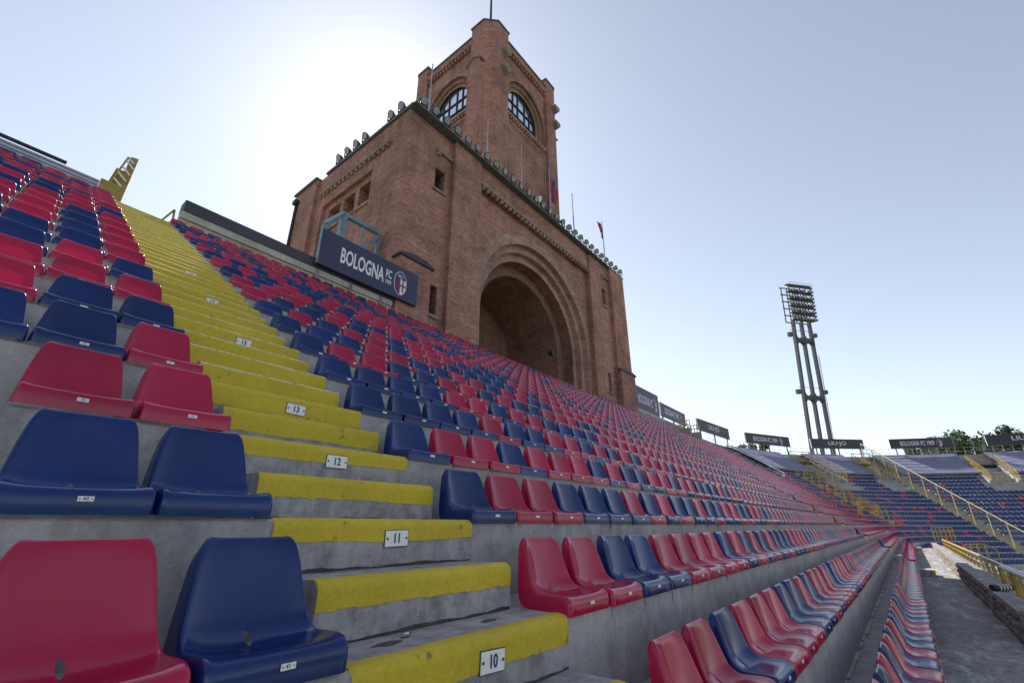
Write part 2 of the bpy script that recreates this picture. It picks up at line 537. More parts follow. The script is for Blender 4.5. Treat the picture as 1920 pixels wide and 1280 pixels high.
# ------------------------------------------------------------------ yellow stairs
def nose_profile(y, z, base, depth, r=0.043):
    """step cross-section in (y,z) with a rounded nose"""
    p = [(y, base)]
    for k in range(9):
        a = math.pi - k * math.pi / 16
        p.append((y + r + r * math.cos(a), z - r + r * math.sin(a)))
    p += [(y + depth, z), (y + depth, base)]
    return p
def nosing_profile(y, z, drop, run, r=0.046, th=0.004):
    o = []
    o.append((y - th, z - drop))
    for k in range(9):
        a = math.pi - k * math.pi / 16
        o.append((y - th + r + r * math.cos(a), z + th - r + r * math.sin(a)))
    o += [(y + run, z + th), (y + run, z - .01), (y + .02, z - drop)]
    return o
def aisle_stairs(x0, x1, n0, n1, label, seed):
    rnd = random.Random(seed)
    root = empty('aisle_stairs', (x0, rowY(n0), rowZ(n0)))
    off = Vector(root.location)
    T = lambda s, p, q: (s, p, q)
    n = n0
    while n <= n1 + 0.01:
        full = abs(n - round(n)) < .01
        y, z = rowY(n), rowZ(n)
        xa, xb = (x0 - .02, x1) if full else (x0 + .03, x1 - .03)
        m_ = MB()
        base = z - DZ / 2 - (.0 if full else .01)
        if full:
            m_.prism(nose_profile(y - .006, z + .003, z - DZ + .02, .30), T, xa, xb)
        else:
            m_.prism(nose_profile(y, z, z - DZ / 2 - .01, DY / 2 - .007), T, xa, xb)
        st = m_.build('step', 'concrete_tread', root); st.location = -off
        m_ = MB()
        dr = rnd.uniform(.105, .125) if n < 12.4 else rnd.uniform(.13, .18)
        yy, zz = (y - .006, z + .003) if full else (y, z)
        # painted nosing in a few lengths with uneven lower edge
        nc = 26 if n < 14 else 8
        cuts = [xa + .002 + (xb - xa - .004) * k / nc for k in range(nc + 1)]; wv = 0.0
        for a, b in zip(cuts, cuts[1:]):
            wv = wv * .75 + rnd.gauss(0, .0026)
            m_.prism(nosing_profile(yy, zz, dr + wv, .075 + wv * 1.5), T, a, b, caps=(a == cuts[0] or b == cuts[-1]))
        pn = m_.build('nosing', 'yellow_paint', st)
        m_ = MB(); rr_ = .0478                                 # sunlit tread edge of the upper steps, painted in as pale strips
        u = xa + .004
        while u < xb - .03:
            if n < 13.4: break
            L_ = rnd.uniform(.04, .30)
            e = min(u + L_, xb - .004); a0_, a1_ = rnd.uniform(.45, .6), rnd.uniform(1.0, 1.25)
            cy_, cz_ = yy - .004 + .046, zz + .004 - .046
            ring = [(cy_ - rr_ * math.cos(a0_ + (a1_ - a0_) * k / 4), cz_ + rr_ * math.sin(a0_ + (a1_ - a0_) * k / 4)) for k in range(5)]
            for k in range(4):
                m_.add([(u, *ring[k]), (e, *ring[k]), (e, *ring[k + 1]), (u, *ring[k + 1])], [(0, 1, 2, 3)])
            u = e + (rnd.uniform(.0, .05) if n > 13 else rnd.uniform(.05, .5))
        if m_.f: m_.build('sunlit_edge', 'sunlit_paint', st)['kind'] = 'stuff'
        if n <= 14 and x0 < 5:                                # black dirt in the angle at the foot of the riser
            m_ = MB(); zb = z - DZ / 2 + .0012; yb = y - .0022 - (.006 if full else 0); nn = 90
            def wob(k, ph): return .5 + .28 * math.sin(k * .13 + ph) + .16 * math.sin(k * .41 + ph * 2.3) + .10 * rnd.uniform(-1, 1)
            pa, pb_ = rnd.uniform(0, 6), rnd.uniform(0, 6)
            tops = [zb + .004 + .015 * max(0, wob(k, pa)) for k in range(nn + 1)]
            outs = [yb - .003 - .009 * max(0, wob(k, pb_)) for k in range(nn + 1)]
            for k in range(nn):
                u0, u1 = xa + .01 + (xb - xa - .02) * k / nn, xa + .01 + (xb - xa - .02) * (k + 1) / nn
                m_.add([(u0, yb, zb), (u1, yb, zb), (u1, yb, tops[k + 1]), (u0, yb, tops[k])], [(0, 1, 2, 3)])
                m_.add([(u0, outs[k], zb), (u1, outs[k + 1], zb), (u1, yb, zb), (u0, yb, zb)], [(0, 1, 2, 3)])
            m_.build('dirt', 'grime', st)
        n += 0.5
    tag(root, label, 'stairs')
    return root
aisle_stairs(1.06, 2.31, 9.5, 28, 'concrete aisle stairs with yellow painted nosings and row number plates', 1)
aisle_stairs(24.85, 26.05, 8.5, 28, 'yellow nosed aisle stairs beginning behind the concrete block on the walkway', 2)
# grime in the angle at the back of the near treads
# row number plates
def number_plate(n, xs=1.715):
    root = empty('row_number_plate', (xs, rowY(n) - .012, rowZ(n) - .092))
    m_ = MB(); m_.box(-.075, .075, -.004, .002, -.039, .039)
    m_.build('plate', 'plate', root)
    m_ = MB(); m_.box(-.079, .079, -.002, .004, -.043, .043)
    m_.build('backing', 'rust', root)
    text_part('digits', str(n), .068, 'ink', root, (0, -.006, -.001), (R(90), 0, 0), .82, .0008, 1.0, .0012)
    for sx in (-.063, .063):
        m_ = MB(); m_.tube([(sx, -.008, 0), (sx, 0, 0)], .006, 8)
        m_.build('screw', 'rust', root)
    root.rotation_euler = (0, R({10: 3, 11: -1, 12: 0, 13: 2}.get(n, 0)), 0)
    tag(root, 'white enamel plate reading %s on the stair riser of row %s' % (WORDS[n], WORDS[n]), 'number plate', 'row number plates')
for n in (10, 11, 12, 13, 15, 17, 19):
    number_plate(n)
for (bx, by, rx_, ry_) in ((1.33, .20, .075, .035), (1.45, .235, .03, .014), (1.93, .20, .06, .03)):
    m_ = MB(); rb = random.Random(int(bx * 100))
    m_.v = [(bx + rx_ * rb.uniform(.7, 1.15) * math.cos(t), rowY(10) + by + ry_ * rb.uniform(.7, 1.15) * math.sin(t), rowZ(10) + .0042) for t in np.linspace(0, 6.28, 22, endpoint=False)]
    m_.f = [tuple(range(22))]; m_.m = [0]
    m_.build('stain', 'grime', terr)
# cigarette butt on the near tread
mb = MB(); mb.tube([(0, 0, 0), (.028, .004, 0)], .0035, 8); mb.tube([(.028, .004, 0), (.04, .0055, 0)], .0037, 8, 1)
o = mb.build('cigarette_butt', ['white', 'rust']); o.location = (1.47, rowY(10) + .27, rowZ(10) + .007)
tag(o, 'tiny cigarette butt lying on the step above plate 10', 'litter')

# ------------------------------------------------------------------ seats
PV = [(-.012, -.016), (-.015, .03), (-.010, .062), (.012, .076), (.06, .075), (.14, .065), (.22, .058), (.272, .061), (.345, .101),
      (.365, .14), (.388, .21), (.408, .29), (.420, .35), (.428, .376), (.445, .385), (.462, .372), (.468, .34)]
PW = [.208, .210, .212, .214, .214, .213, .211, .208, .204, .198, .189, .177, .166, .152, .143, .146, .155]
PD = [0, 0, .001, .005, .014, .022, .027, .032, .040, .044, .038, .030, .018, .003, 0, 0, 0]
PE = [(.0, -.015), (.0, -.014), (.004, -.013), (.03, -.012), (.06, -.002), (.14, .0), (.22, .0), (.29, .0), (.36, .0),
      (.432, .03), (.440, .14), (.452, .25), (.460, .32), (.465, .345), (.468, .345), (.47, .342), (.47, .335)]
PV = [(y * (.78 if y > 0 else 1), z * .94) for y, z in PV]
PE = [(y * (.78 if y > 0 else 1), z * .94) for y, z in PE]
def seat_grid(us, vs_i, hole):
    V = []; F = []
    n = len(us) + 2
    for i in vs_i:
        y, z = PV[i]
        a = PV[max(i - 1, 0)]; b = PV[min(i + 1, len(PV) - 1)]
        ty, tz = b[0] - a[0], b[1] - a[1]
        L = math.hypot(ty, tz); ny, nz = -tz / L, ty / L
        w = PW[i]; d = PD[i]
        ey, ez = PE[i]
        rowp = []
        for u in us:
            k = d * max(0, (abs(u) - .25) / .75) ** 2
            if abs(u) > .99: k -= .002
            elif abs(u) > .9: k += .0055
            rowp.append((w * u, y + ny * k, z + nz * k))
        V.append((-w - .005, ey, ez))
        V += rowp
        V.append((w + .005, ey, ez))
    for i in range(len(vs_i) - 1):
        for k in range(n - 1):
            if hole and vs_i[i] == 7 and k == len(us) // 2:
                continue
            F.append((i * n + k, i * n + k + 1, (i + 1) * n + k + 1, (i + 1) * n + k))
    return V, F
us_hi = [-1, -.94, -.78, -.42, -.052, .052, .42, .78, .94, 1]
V, F = seat_grid(us_hi, list(range(len(PV))), True)
tmp = bpy.data.meshes.new('seat_base'); tmp.from_pydata(V, [], F); tmp.update()
to = bpy.data.objects.new('seat_base', tmp); col.objects.link(to)
sm = to.modifiers.new('s', 'SUBSURF'); sm.levels = 2; sm.render_levels = 2
dg = bpy.context.evaluated_depsgraph_get()
seat_me = {}
for c in ('red', 'blue'):
    me = bpy.data.meshes.new_from_object(to.evaluated_get(dg))
    me.name = 'seat_shell_' + c
    me.materials.clear(); me.materials.append(M[c])
    me.polygons.foreach_set('use_smooth', [True] * len(me.polygons))
    seat_me[c] = me
bpy.data.objects.remove(to)
LOV, LOF = seat_grid([-1, -.7, 0, .7, 1], [0, 2, 3, 5, 7, 8, 9, 11, 13, 15], False)
LOV = np.array(LOV); LOF = np.array(LOF)

# number plate of a seat (shared)
mb = MB(); mb.box(-.026, .026, -.0025, .001, -.0095, .0095)
mb.box(-.0215, -.0175, -.0032, 0, -.002, .002, 1); mb.box(.0175, .0215, -.0032, 0, -.002, .002, 1)
plate_me = mb.mesh('seat_number_plate', ['plate', 'rust'])
digit_me = {}
for d in ('40', '41'):
    me = text_mesh(d, .0185, .95, .0003, 1.15, .0002)
    me.materials.clear(); me.materials.append(M['dark_ink'])
    digit_me[d] = me

PITCH_R, PITCH_L = 0.472, 0.443
NEAR = {  # colours read off the photograph, from the stairs outwards
    ('R', 10): 'RRBBRRRRBRBRBRBBBRRRRBBRRBRRBB', ('R', 11): 'BRRBBBRBRBBRBBRRBBRRBBRRRRB', ('R', 12): 'BRRBRRRBRBBRRBRRBB',
    ('R', 13): 'BBBBRBBRRBRBRBRR', ('R', 14): 'BBBBRRBRRBBBBRRR', ('R', 15): 'BRRBBRRBRBBRRRBBRR', ('R', 16): 'BBBRRBBRRBR', ('R', 17): 'BRBRRBRR', ('R', 18): 'RBBRBRB',
    ('R', 19): 'RRRBR', ('R', 20): 'BBRRR', ('R', 21): 'RRBRB', ('R', 22): 'BBBRB', ('R', 23): 'RRRRB', ('R', 24): 'BBRBR', ('R', 25): 'RBRBR', ('R', 26): 'BRRBR', ('R', 27): 'BBRRR', ('R', 28): 'RRBRR',
    ('R', 9): 'RRBRRRBBRBRRRBBRRRRBRRRBBRRR', ('R', 8): 'BRBRRBRBRBRBBRRBBRBRRBBRBRBRR',
    ('L', 10): 'BRB', ('L', 11): 'BBR', ('L', 12): 'RRBR', ('L', 13): 'RBBR', ('L', 14): 'BBRR', ('L', 15): 'RRRB', ('L', 16): 'BRBR', ('L', 17): 'RBBR',
    ('L', 18): 'RBRB', ('L', 19): 'RBRR', ('L', 20): 'RBRR', ('L', 21): 'RRRB', ('L', 22): 'BRBR', ('L', 23): 'RRBB', ('L', 24): 'RBRR', ('L', 25): 'RRRRB', ('L', 26): 'RRBB', ('L', 27): 'RBRR', ('L', 28): 'RRRBB'}
rs = random.Random(11)
seats = []     # (dist, side, row, index, x, y, z, rot, colour)
for n in range(8, 29):
    for i in range(7):                                        # away from the tower
        if n < 10: continue
        xc = 1.02 - .21 - i * PITCH_L
        s = NEAR.get(('L', n), ''); c = s[i] if i < len(s) else rs.choice('RRRB')
        seats.append(['L', n, i, xc, rowY(n), rowZ(n), 0, c])
    for i in range(102):
        xc = 2.335 + .21 + i * PITCH_R + (.155 if n == 9 else 0)
        if xc > 24.7: xc += 1.45
        if xc > 48.6 and xc < 50: continue
        if xc > 51.6: break
        if n == 28 and False: continue
        s = NEAR.get(('R', n), '')
        pb = 0.42 if xc < 10 else (0.22 if xc < 30 else 0.16)
        c = s[i] if i < len(s) else ('B' if rs.random() < pb else 'R')
        seats.append(['R', n, i, xc, rowY(n), rowZ(n), 0, c])
for s in seats:
    s.append(math.sqrt((s[3]) ** 2 + (s[4] + .2) ** 2 + s[5] ** 2))
# seats inside the frame sort first; the 300 nearest become individuals
rtv = Vector((math.sin(HEAD), -math.cos(HEAD), 0)); upv = rtv.cross(_fw)
def in_view(p, marg=60):
    p = Vector(p); d = p.dot(_fw)
    if d < .2: return False
    x = 960 + FPX * p.dot(rtv) / d; y = 640 - FPX * p.dot(upv) / d
    return -marg < x < 1920 + marg and -marg < y < 1280 + marg
vis = [s for s in seats if in_view((s[3], s[4] + .2, s[5] + .2), 90)]
vis.sort(key=lambda s: s[8])
near, rest = vis[:300], vis[300:]
for s in near:
    side, n, i, x, y, z, rot, c, d = s
    cn = 'red' if c == 'R' else 'blue'
    o = bpy.data.objects.new('stadium_seat', seat_me[cn]); col.objects.link(o)
    jr = random.Random(n * 1000 + i * 7 + (side == 'L'))
    o.location = (x + jr.uniform(-.007, .007), y + jr.uniform(-.010, .004), z + (.022 if side == 'L' else 0))
    o.rotation_euler = (R(jr.uniform(-1.2, .4)), R(jr.uniform(-.5, .5)), R(jr.uniform(-1.6, 1.6)))
    o.scale = (.995, 1, 1.05) if side == 'L' else (1.05, 1, 1)
    where = 'tower side' if side == 'R' else 'away from the tower'
    tag(o, '%s plastic seat in row %s, %s from the stairs, %s' % (cn, WORDS[n], ORDS[i], where), 'seat', 'red and blue plastic stadium seats')
    if not (side == 'L' and n == 11 and i == 0):
        p = bpy.data.objects.new('number_plate', plate_me); col.objects.link(p)
        p.parent = o; p.location = (.01, -.0165, .034); p.scale = (.84, 1, .84)
        if side == 'L' and i < 2 and n < 14:
            dd = bpy.data.objects.new('digits', digit_me['41' if i == 0 else '40']); col.objects.link(dd)
            dd.parent = p; dd.location = (0, -.0029, 0); dd.rotation_euler = (R(90), 0, 0)

m_ = MB()
for n in (9, 10, 11, 12):                                     # dirty runs on the risers below the gaps between seats
    for i in range(1, 34):
        x0_ = 2.335 + i * PITCH_R + (.155 if n == 9 else 0)
        for q in range(rs.randint(1, 3)):
            xq, w, L_ = x0_ + rs.uniform(-.03, .03), rs.uniform(.002, .006), rs.uniform(.02, .11)
            yq, zq = rowY(n) - .0016, rowZ(n) - .012
            pts = [(xq - w, yq, zq), (xq + w, yq, zq), (xq + w * rs.uniform(.3, .9), yq, zq - L_ * .6), (xq + rs.uniform(-w, w), yq, zq - L_), (xq - w * rs.uniform(.3, .9), yq, zq - L_ * .5)]
            m_.add(pts, [tuple(range(5))])
m_.build('drip_stain', 'grime', terr)['kind'] = 'stuff'
# seats of the curved end
for n in range(4, 29):
    r = rowY(n) - CY + .2
    a = 90 - math.degrees(1.2 / r)
    step = math.degrees(.49 / r)
    while a > -11:
        skip = abs(a - 39.3) * r * math.pi / 180 < .8 or (11 <= n <= 22 and abs(a - 70) * r * math.pi / 180 < .7)
        for v in (59.0, 42.2, 19.0):                          # openings of the passages
            if 19 <= n <= 24 and abs(a - v) * r * math.pi / 180 < 2.2: skip = True
        if n < 8 and a > 78: skip = True
        if n >= 23 and a < 81: skip = True                    # under the tarpaulins
        if not skip:
            pr = .45 if a > 76 else (.16 if a > 52 else .07)
            if n < 10 and a > 70: pr = .3
            p = PA(a, rowY(n), rowZ(n))
            rest.append(['C', n, 0, p[0], p[1], p[2], R(a - 90), 'R' if rs.random() < pr else 'B', 0])
        a -= step
# everything past the 300 nearest: one mesh
nv, nf = len(LOV), len(LOF)
V = np.empty((len(rest) * nv, 3)); Fq = np.empty((len(rest) * nf, 4), dtype=np.int32); mi = np.empty(len(rest) * nf, dtype=np.int32)
for k, s in enumerate(rest):
    c, sn = math.cos(s[6] + rs.uniform(-.02, .02)), math.sin(s[6])
    P = LOV
    V[k * nv:(k + 1) * nv, 0] = s[3] + P[:, 0] * 1.05 * c - P[:, 1] * sn
    V[k * nv:(k + 1) * nv, 1] = s[4] + P[:, 0] * 1.05 * sn + P[:, 1] * c
    V[k * nv:(k + 1) * nv, 2] = s[5] + P[:, 2]
    Fq[k * nf:(k + 1) * nf] = LOF + k * nv
    mi[k * nf:(k + 1) * nf] = 0 if s[7] == 'R' else 1
me = bpy.data.meshes.new('distant_seats')
me.vertices.add(len(V)); me.vertices.foreach_set('co', V.ravel())
me.loops.add(Fq.size); me.loops.foreach_set('vertex_index', Fq.ravel())
me.polygons.add(len(Fq)); me.polygons.foreach_set('loop_start', np.arange(0, Fq.size, 4, dtype=np.int32))
me.materials.append(M['red']); me.materials.append(M['blue'])
me.polygons.foreach_set('material_index', mi)
me.polygons.foreach_set('use_smooth', [True] * len(Fq))
me.update(calc_edges=True); me.validate()
o = bpy.data.objects.new('distant_seats', me); col.objects.link(o)
tag(o, 'red and blue seats filling the far rows of the stands', 'seats', None, 'stuff')

# ------------------------------------------------------------------ brick tower building
BX0, BX1, BY0, BY1, BZ = 10.5, 33.95, 15.0, 26.65, 20.25
ACX, ACZ = 22.15, 11.4
tower = empty('brick_tower', (22.2, 15.0, 7.0))
TOFF = Vector(tower.location)
def tp(mb_, name, mats, parent=None, smooth=False):
    o = mb_.build(name, mats, parent or tower, smooth)
    if parent is None: o.location = -TOFF
    return o
def front(y0): return lambda u, d, z: (u, y0 + d, z)
def left(x0): return lambda u, d, z: (x0 + d, u, z)
def rect(m_, T, u0, u1, z0, z1, d=0.0, mi=0):
    m_.add([T(u0, d, z0), T(u1, d, z0), T(u1, d, z1), T(u0, d, z1)], [(0, 1, 2, 3)], mi)
def tbox(m_, T, u0, u1, d0, d1, z0, z1, mi=0):
    vs = [T(u, d, z) for z in (z0, z1) for d in (d0, d1) for u in (u0, u1)]
    m_.add(vs, [(0, 2, 3, 1), (4, 5, 7, 6), (0, 1, 5, 4), (2, 6, 7, 3), (0, 4, 6, 2), (1, 3, 7, 5)], mi)
def wall_arch(m_, T, u0, u1, z0, z1, cx, cz, rad, d=0.0, n=28):
    """flat wall with an arched opening that reaches down to z0"""
    rect(m_, T, u0, cx - rad, z0, z1, d); rect(m_, T, cx + rad, u1, z0, z1, d)
    for k in range(n):
        a, b = math.pi - k * math.pi / n, math.pi - (k + 1) * math.pi / n
        xa, xb = cx + rad * math.cos(a), cx + rad * math.cos(b)
        m_.add([T(xa, d, cz + rad * math.sin(a)), T(xb, d, cz + rad * math.sin(b)), T(xb, d, z1), T(xa, d, z1)], [(0, 1, 2, 3)])
def arch_path(cx, cz, rad, zb, n=28):
    return [(cx - rad, zb)] + [(cx + rad * math.cos(math.pi - k * math.pi / n), cz + rad * math.sin(math.pi - k * math.pi / n)) for k in range(n + 1)] + [(cx + rad, zb)]
def soffit(m_, T, cx, cz, rad, zb, d0, d1, n=28):
    p = arch_path(cx, cz, rad, zb, n)
    for a, b in zip(p, p[1:]):
        m_.add([T(a[0], d0, a[1]), T(b[0], d0, b[1]), T(b[0], d1, b[1]), T(a[0], d1, a[1])], [(0, 1, 2, 3)])
def annulus(m_, T, cx, cz, r0, r1, zb, d, n=28):
    p, q = arch_path(cx, cz, r0, zb, n), arch_path(cx, cz, r1, zb, n)
    for i in range(len(p) - 1):
        m_.add([T(p[i][0], d, p[i][1]), T(p[i + 1][0], d, p[i + 1][1]), T(q[i + 1][0], d, q[i + 1][1]), T(q[i][0], d, q[i][1])], [(0, 1, 2, 3)])
ZB = 4.0
TF = front(BY0)
# facade strips: (u0,u1,depth)
PIERS = [(BX0, 13.6, .25, [(12.46, 13.14, 16.4, 17.75), (12.46, 13.14, 9.2, 10.75)]), (13.6, 15.8, 0.0, []),
         (28.45, 31.5, 0.0, [(30.3, 30.85, 16.4, 17.9), (30.22, 30.7, 9.2, 10.7)]), (31.5, BX1, -.28, [])]
for (u0, u1, d, holes) in PIERS:
    m_ = MB()
    us = sorted({u0, u1} | {h[0] for h in holes} | {h[1] for h in holes})
    for a, b in zip(us, us[1:]):
        zs = [ZB]
        for h in sorted(holes, key=lambda h: h[2]):
            if h[0] <= a and b <= h[1]: zs += [h[2], h[3]]
        zs.append(BZ)
        for k in range(0, len(zs), 2): rect(m_, TF, a, b, zs[k], zs[k + 1], d)
    for h in holes:
        for (pa, pb) in (((h[0], h[2]), (h[0], h[3])), ((h[1], h[2]), (h[1], h[3])), ((h[0], h[3]), (h[1], h[3])), ((h[0], h[2]), (h[1], h[2]))):
            m_.add([TF(pa[0], d, pa[1]), TF(pb[0], d, pb[1]), TF(pb[0], d + .5, pb[1]), TF(pa[0], d + .5, pa[1])], [(0, 1, 2, 3)])
    # reveals on both sides
    for u in ((u0, u1) if u0 > BX0 + .1 else (u1,)):
        m_.add([TF(u, d, ZB), TF(u, .9, ZB), TF(u, .9, BZ), TF(u, d, BZ)], [(0, 1, 2, 3)])
    tp(m_, 'pier', 'brick')
    for h in holes:
        m_ = MB(); rect(m_, TF, h[0], h[1], h[2], h[3], d + .5)
        w = tp(m_, 'slit_window', 'void')
        m_ = MB()
        nz = max(2, int((h[3] - h[2]) / .38))
        hh = (h[3] - h[2]) / nz
        for k in range(nz):
            z0 = h[2] + k * hh
            for (a, b) in (((h[0], z0), (h[1], z0 + hh)), ((h[1], z0), (h[0], z0 + hh))):
                m_.tube([TF(a[0], d + .3, a[1]), TF(b[0], d + .3, b[1])], .02, 5)
        m_.build('grille', 'dark_metal', w)
        m_ = MB(); tbox(m_, TF, h[0] - .12, h[1] + .12, d - .1, d + .2, h[2] - .14, h[2] - .003)
        tp(m_, 'window_sill', 'stone')
# central panel with the great arch
PD0 = 0.42
m_ = MB(); wall_arch(m_, TF, 15.8, 28.45, ZB, 18.75, ACX, ACZ, 5.9, PD0)
rect(m_, TF, 15.8, 28.45, 18.75, BZ, .12)
m_.add([TF(15.8, .12, 18.75), TF(28.45, .12, 18.75), TF(28.45, PD0, 18.75), TF(15.8, PD0, 18.75)], [(0, 1, 2, 3)])
tp(m_, 'arch_wall', 'brick')
Rs, Ds = [5.9, 5.45, 4.98], [PD0, PD0 + .36, PD0 + .74]
for i in range(2):
    m_ = MB(); soffit(m_, TF, ACX, ACZ, Rs[i], ZB, Ds[i], Ds[i + 1]); annulus(m_, TF, ACX, ACZ, Rs[i], Rs[i + 1], ZB, Ds[i + 1])
    tp(m_, 'arch_ring', 'brick_arch')
m_ = MB(); annulus(m_, TF, ACX, ACZ, 6.55, 5.9, ACZ, PD0 - .012); tp(m_, 'arch_ring', 'brick_arch')
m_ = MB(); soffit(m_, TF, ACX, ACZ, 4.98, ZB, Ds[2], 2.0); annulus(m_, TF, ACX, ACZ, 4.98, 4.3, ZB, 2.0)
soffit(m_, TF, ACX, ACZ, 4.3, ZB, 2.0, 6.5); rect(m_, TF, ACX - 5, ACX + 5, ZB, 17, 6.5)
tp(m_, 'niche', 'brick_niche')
m_ = MB(); m_.tube([(25.3, 16.9, 11.2), (25.3, 16.6, 11.2)], .22, 10); tp(m_, 'niche_lamp', 'dark_metal')
# dentil cornice over the panel
def dentils(T, u0, u1, z, d, step=.42, parent=None):
    m_ = MB(); tbox(m_, T, u0, u1, d - .16, d + .15, z + .2, z + .34)
    c = tp(m_, 'cornice', 'stone')
    m_ = MB(); u = u0 + .06
    while u < u1 - .2:
        tbox(m_, T, u, u + .2, d - .12, d + .1, z, z + .197); u += step
    o = m_.build('dentils', 'brick_arch', c); o['kind'] = 'stuff'
dentils(TF, 15.85, 28.4, 18.5, .12)
dentils(TF, 12.4, 13.55, 18.6, .25, 5); dentils(TF, 30.3, 31.45, 18.8, 0.0, 5)
# roof coping
m_ = MB(); tbox(m_, TF, BX0 - .1, BX1 + .1, -.31, .5, BZ, BZ + .09); tp(m_, 'coping', 'copper')
m_ = MB(); m_.box(BX0 + .3, BX1 - .1, BY0 + .45, BY1 - .1, BZ - .25, BZ - .05); tp(m_, 'roof', 'stone')
# west side wall with recessed panel and three windows
TL = left(BX0)
m_ = MB()
wy = [(18.3, 19.5), (19.9, 21.05), (21.4, 22.65)]
rect(m_, TL, BY0 + .25, 18.1, ZB, BZ); rect(m_, TL, 23.15, 24.0, ZB, BZ); rect(m_, TL, 18.1, 23.15, 17.85, BZ)
ys = [18.1] + [v for w in wy for v in w] + [23.15]
for k in range(len(ys) - 1):
    if k % 2 == 0: rect(m_, TL, ys[k], ys[k + 1], ZB, 17.85, .22)
    else:
        rect(m_, TL, ys[k], ys[k + 1], ZB, 16.0, .22); rect(m_, TL, ys[k], ys[k + 1], 17.45, 17.85, .22)
for (a, b) in wy:
    for (p, q) in (((a, 16.0), (a, 17.45)), ((b, 16.0), (b, 17.45)), ((a, 17.45), (b, 17.45)), ((a, 16.0), (b, 16.0))):
        m_.add([TL(p[0], .22, p[1]), TL(q[0], .22, q[1]), TL(q[0], .8, q[1]), TL(p[0], .8, p[1])], [(0, 1, 2, 3)])
for (p, q) in (((18.1, ZB), (18.1, 17.85)), ((23.15, ZB), (23.15, 17.85)), ((18.1, 17.85), (23.15, 17.85))):
    m_.add([TL(p[0], 0, p[1]), TL(q[0], 0, q[1]), TL(q[0], .22, q[1]), TL(p[0], .22, p[1])], [(0, 1, 2, 3)])
tbox(m_, TL, 24.0, BY1, -.22, .5, ZB, BZ - .05)
tp(m_, 'side_wall', 'brick')
for (a, b) in wy:
    m_ = MB(); rect(m_, TL, a, b, 16.0, 17.45, .8); tp(m_, 'side_window', 'void')
    m_ = MB(); tbox(m_, TL, a - .1, b + .1, .1, .4, 15.86, 15.997); tp(m_, 'window_sill', 'brick_arch')
dentils(TL, 16.6, 23.7, 18.55, 0.0)
m_ = MB(); tbox(m_, TL, BY0 - .05, 23.2, -.12, .5, BZ - .003, BZ + .155); tbox(m_, TL, 23.95, BY1 + .1, -.34, .6, BZ - .05, BZ + .1); tp(m_, 'coping', 'copper')
m_ = MB(); m_.tube([TL(26.2, -.3, 19.3), TL(26.2, -.3, 6.0)], .09, 8); tbox(m_, TL, 26.0, 26.4, -.5, -.2, 19.3, 19.6); tp(m_, 'drainpipe', 'dark_metal')
m_ = MB(); m_.box(BX0 + .3, BX1, BY1 - .3, BY1, ZB, BZ); m_.box(BX1 - .3, BX1 - .003, BY0 + .3, BY1, ZB, BZ); tp(m_, 'rear_wall', 'brick')
# lower buttresses with stone caps either side of the front
for (u0, u1) in ((10.45, 12.25), (31.45, 33.9)):
    m_ = MB(); m_.box(u0, u1, 14.70 if u0 < 20 else 14.48, 14.995 + (.24 if u0 < 20 else -.278), 6.5, 11.1); b_ = tp(m_, 'buttress', 'brick')
    m_ = MB(); um = (u0 + u1) / 2
    m_.prism([(u0 - .12, 11.103), (u1 + .12, 11.103), (u1 + .12, 11.2), (um + .35, 11.38), (um - .35, 11.38), (u0 - .12, 11.2)], lambda s, p, q: (p, s, q), 14.60 if u0 < 20 else 14.40, 15.24 if u0 < 20 else 14.715)
    m_.build('cap', 'coping', b_)

# ---- upper shaft
SX0, SX1, SY0, SY1, SZ, PZ = 17.6, 27.1, 16.2, 25.7, 36.35, 37.3
TCX, TCY = (SX0 + SX1) / 2, (SY0 + SY1) / 2
ZR = BZ - .3
def quad_frames():
    return [front(SY0), left(SX0), lambda u, d, z: (TCX * 2 - u, SY1 - d, z), lambda u, d, z: (SX1 - d, u, z)]
pw, ch = 2.1, .8
for sx in (0, 1):
    for sy in (0, 1):
        fx = (lambda x: x) if sx == 0 else (lambda x: 2 * TCX - x)
        fy = (lambda y: y) if sy == 0 else (lambda y: 2 * TCY - y)
        pts = [(SX0 + ch, SY0), (SX0 + pw, SY0), (SX0 + pw, SY0 + pw), (SX0, SY0 + pw), (SX0, SY0 + ch)]
        m_ = MB(); m_.prism([(fx(a), fy(b)) for a, b in pts], lambda s, p, q: (p, q, s), ZR, PZ)
        pr = tp(m_, 'corner_pier', 'brick')
        e = .08
        pts = [(SX0 + ch, SY0 - e), (SX0 + pw + e, SY0 - e), (SX0 + pw + e, SY0 + pw + e), (SX0 - e, SY0 + pw + e), (SX0 - e, SY0 + ch)]
        m_ = MB(); m_.prism([(fx(a), fy(b)) for a, b in pts], lambda s, p, q: (p, q, s), PZ + .003, PZ + .16)
        m_.build('pier_coping', 'copper', pr)
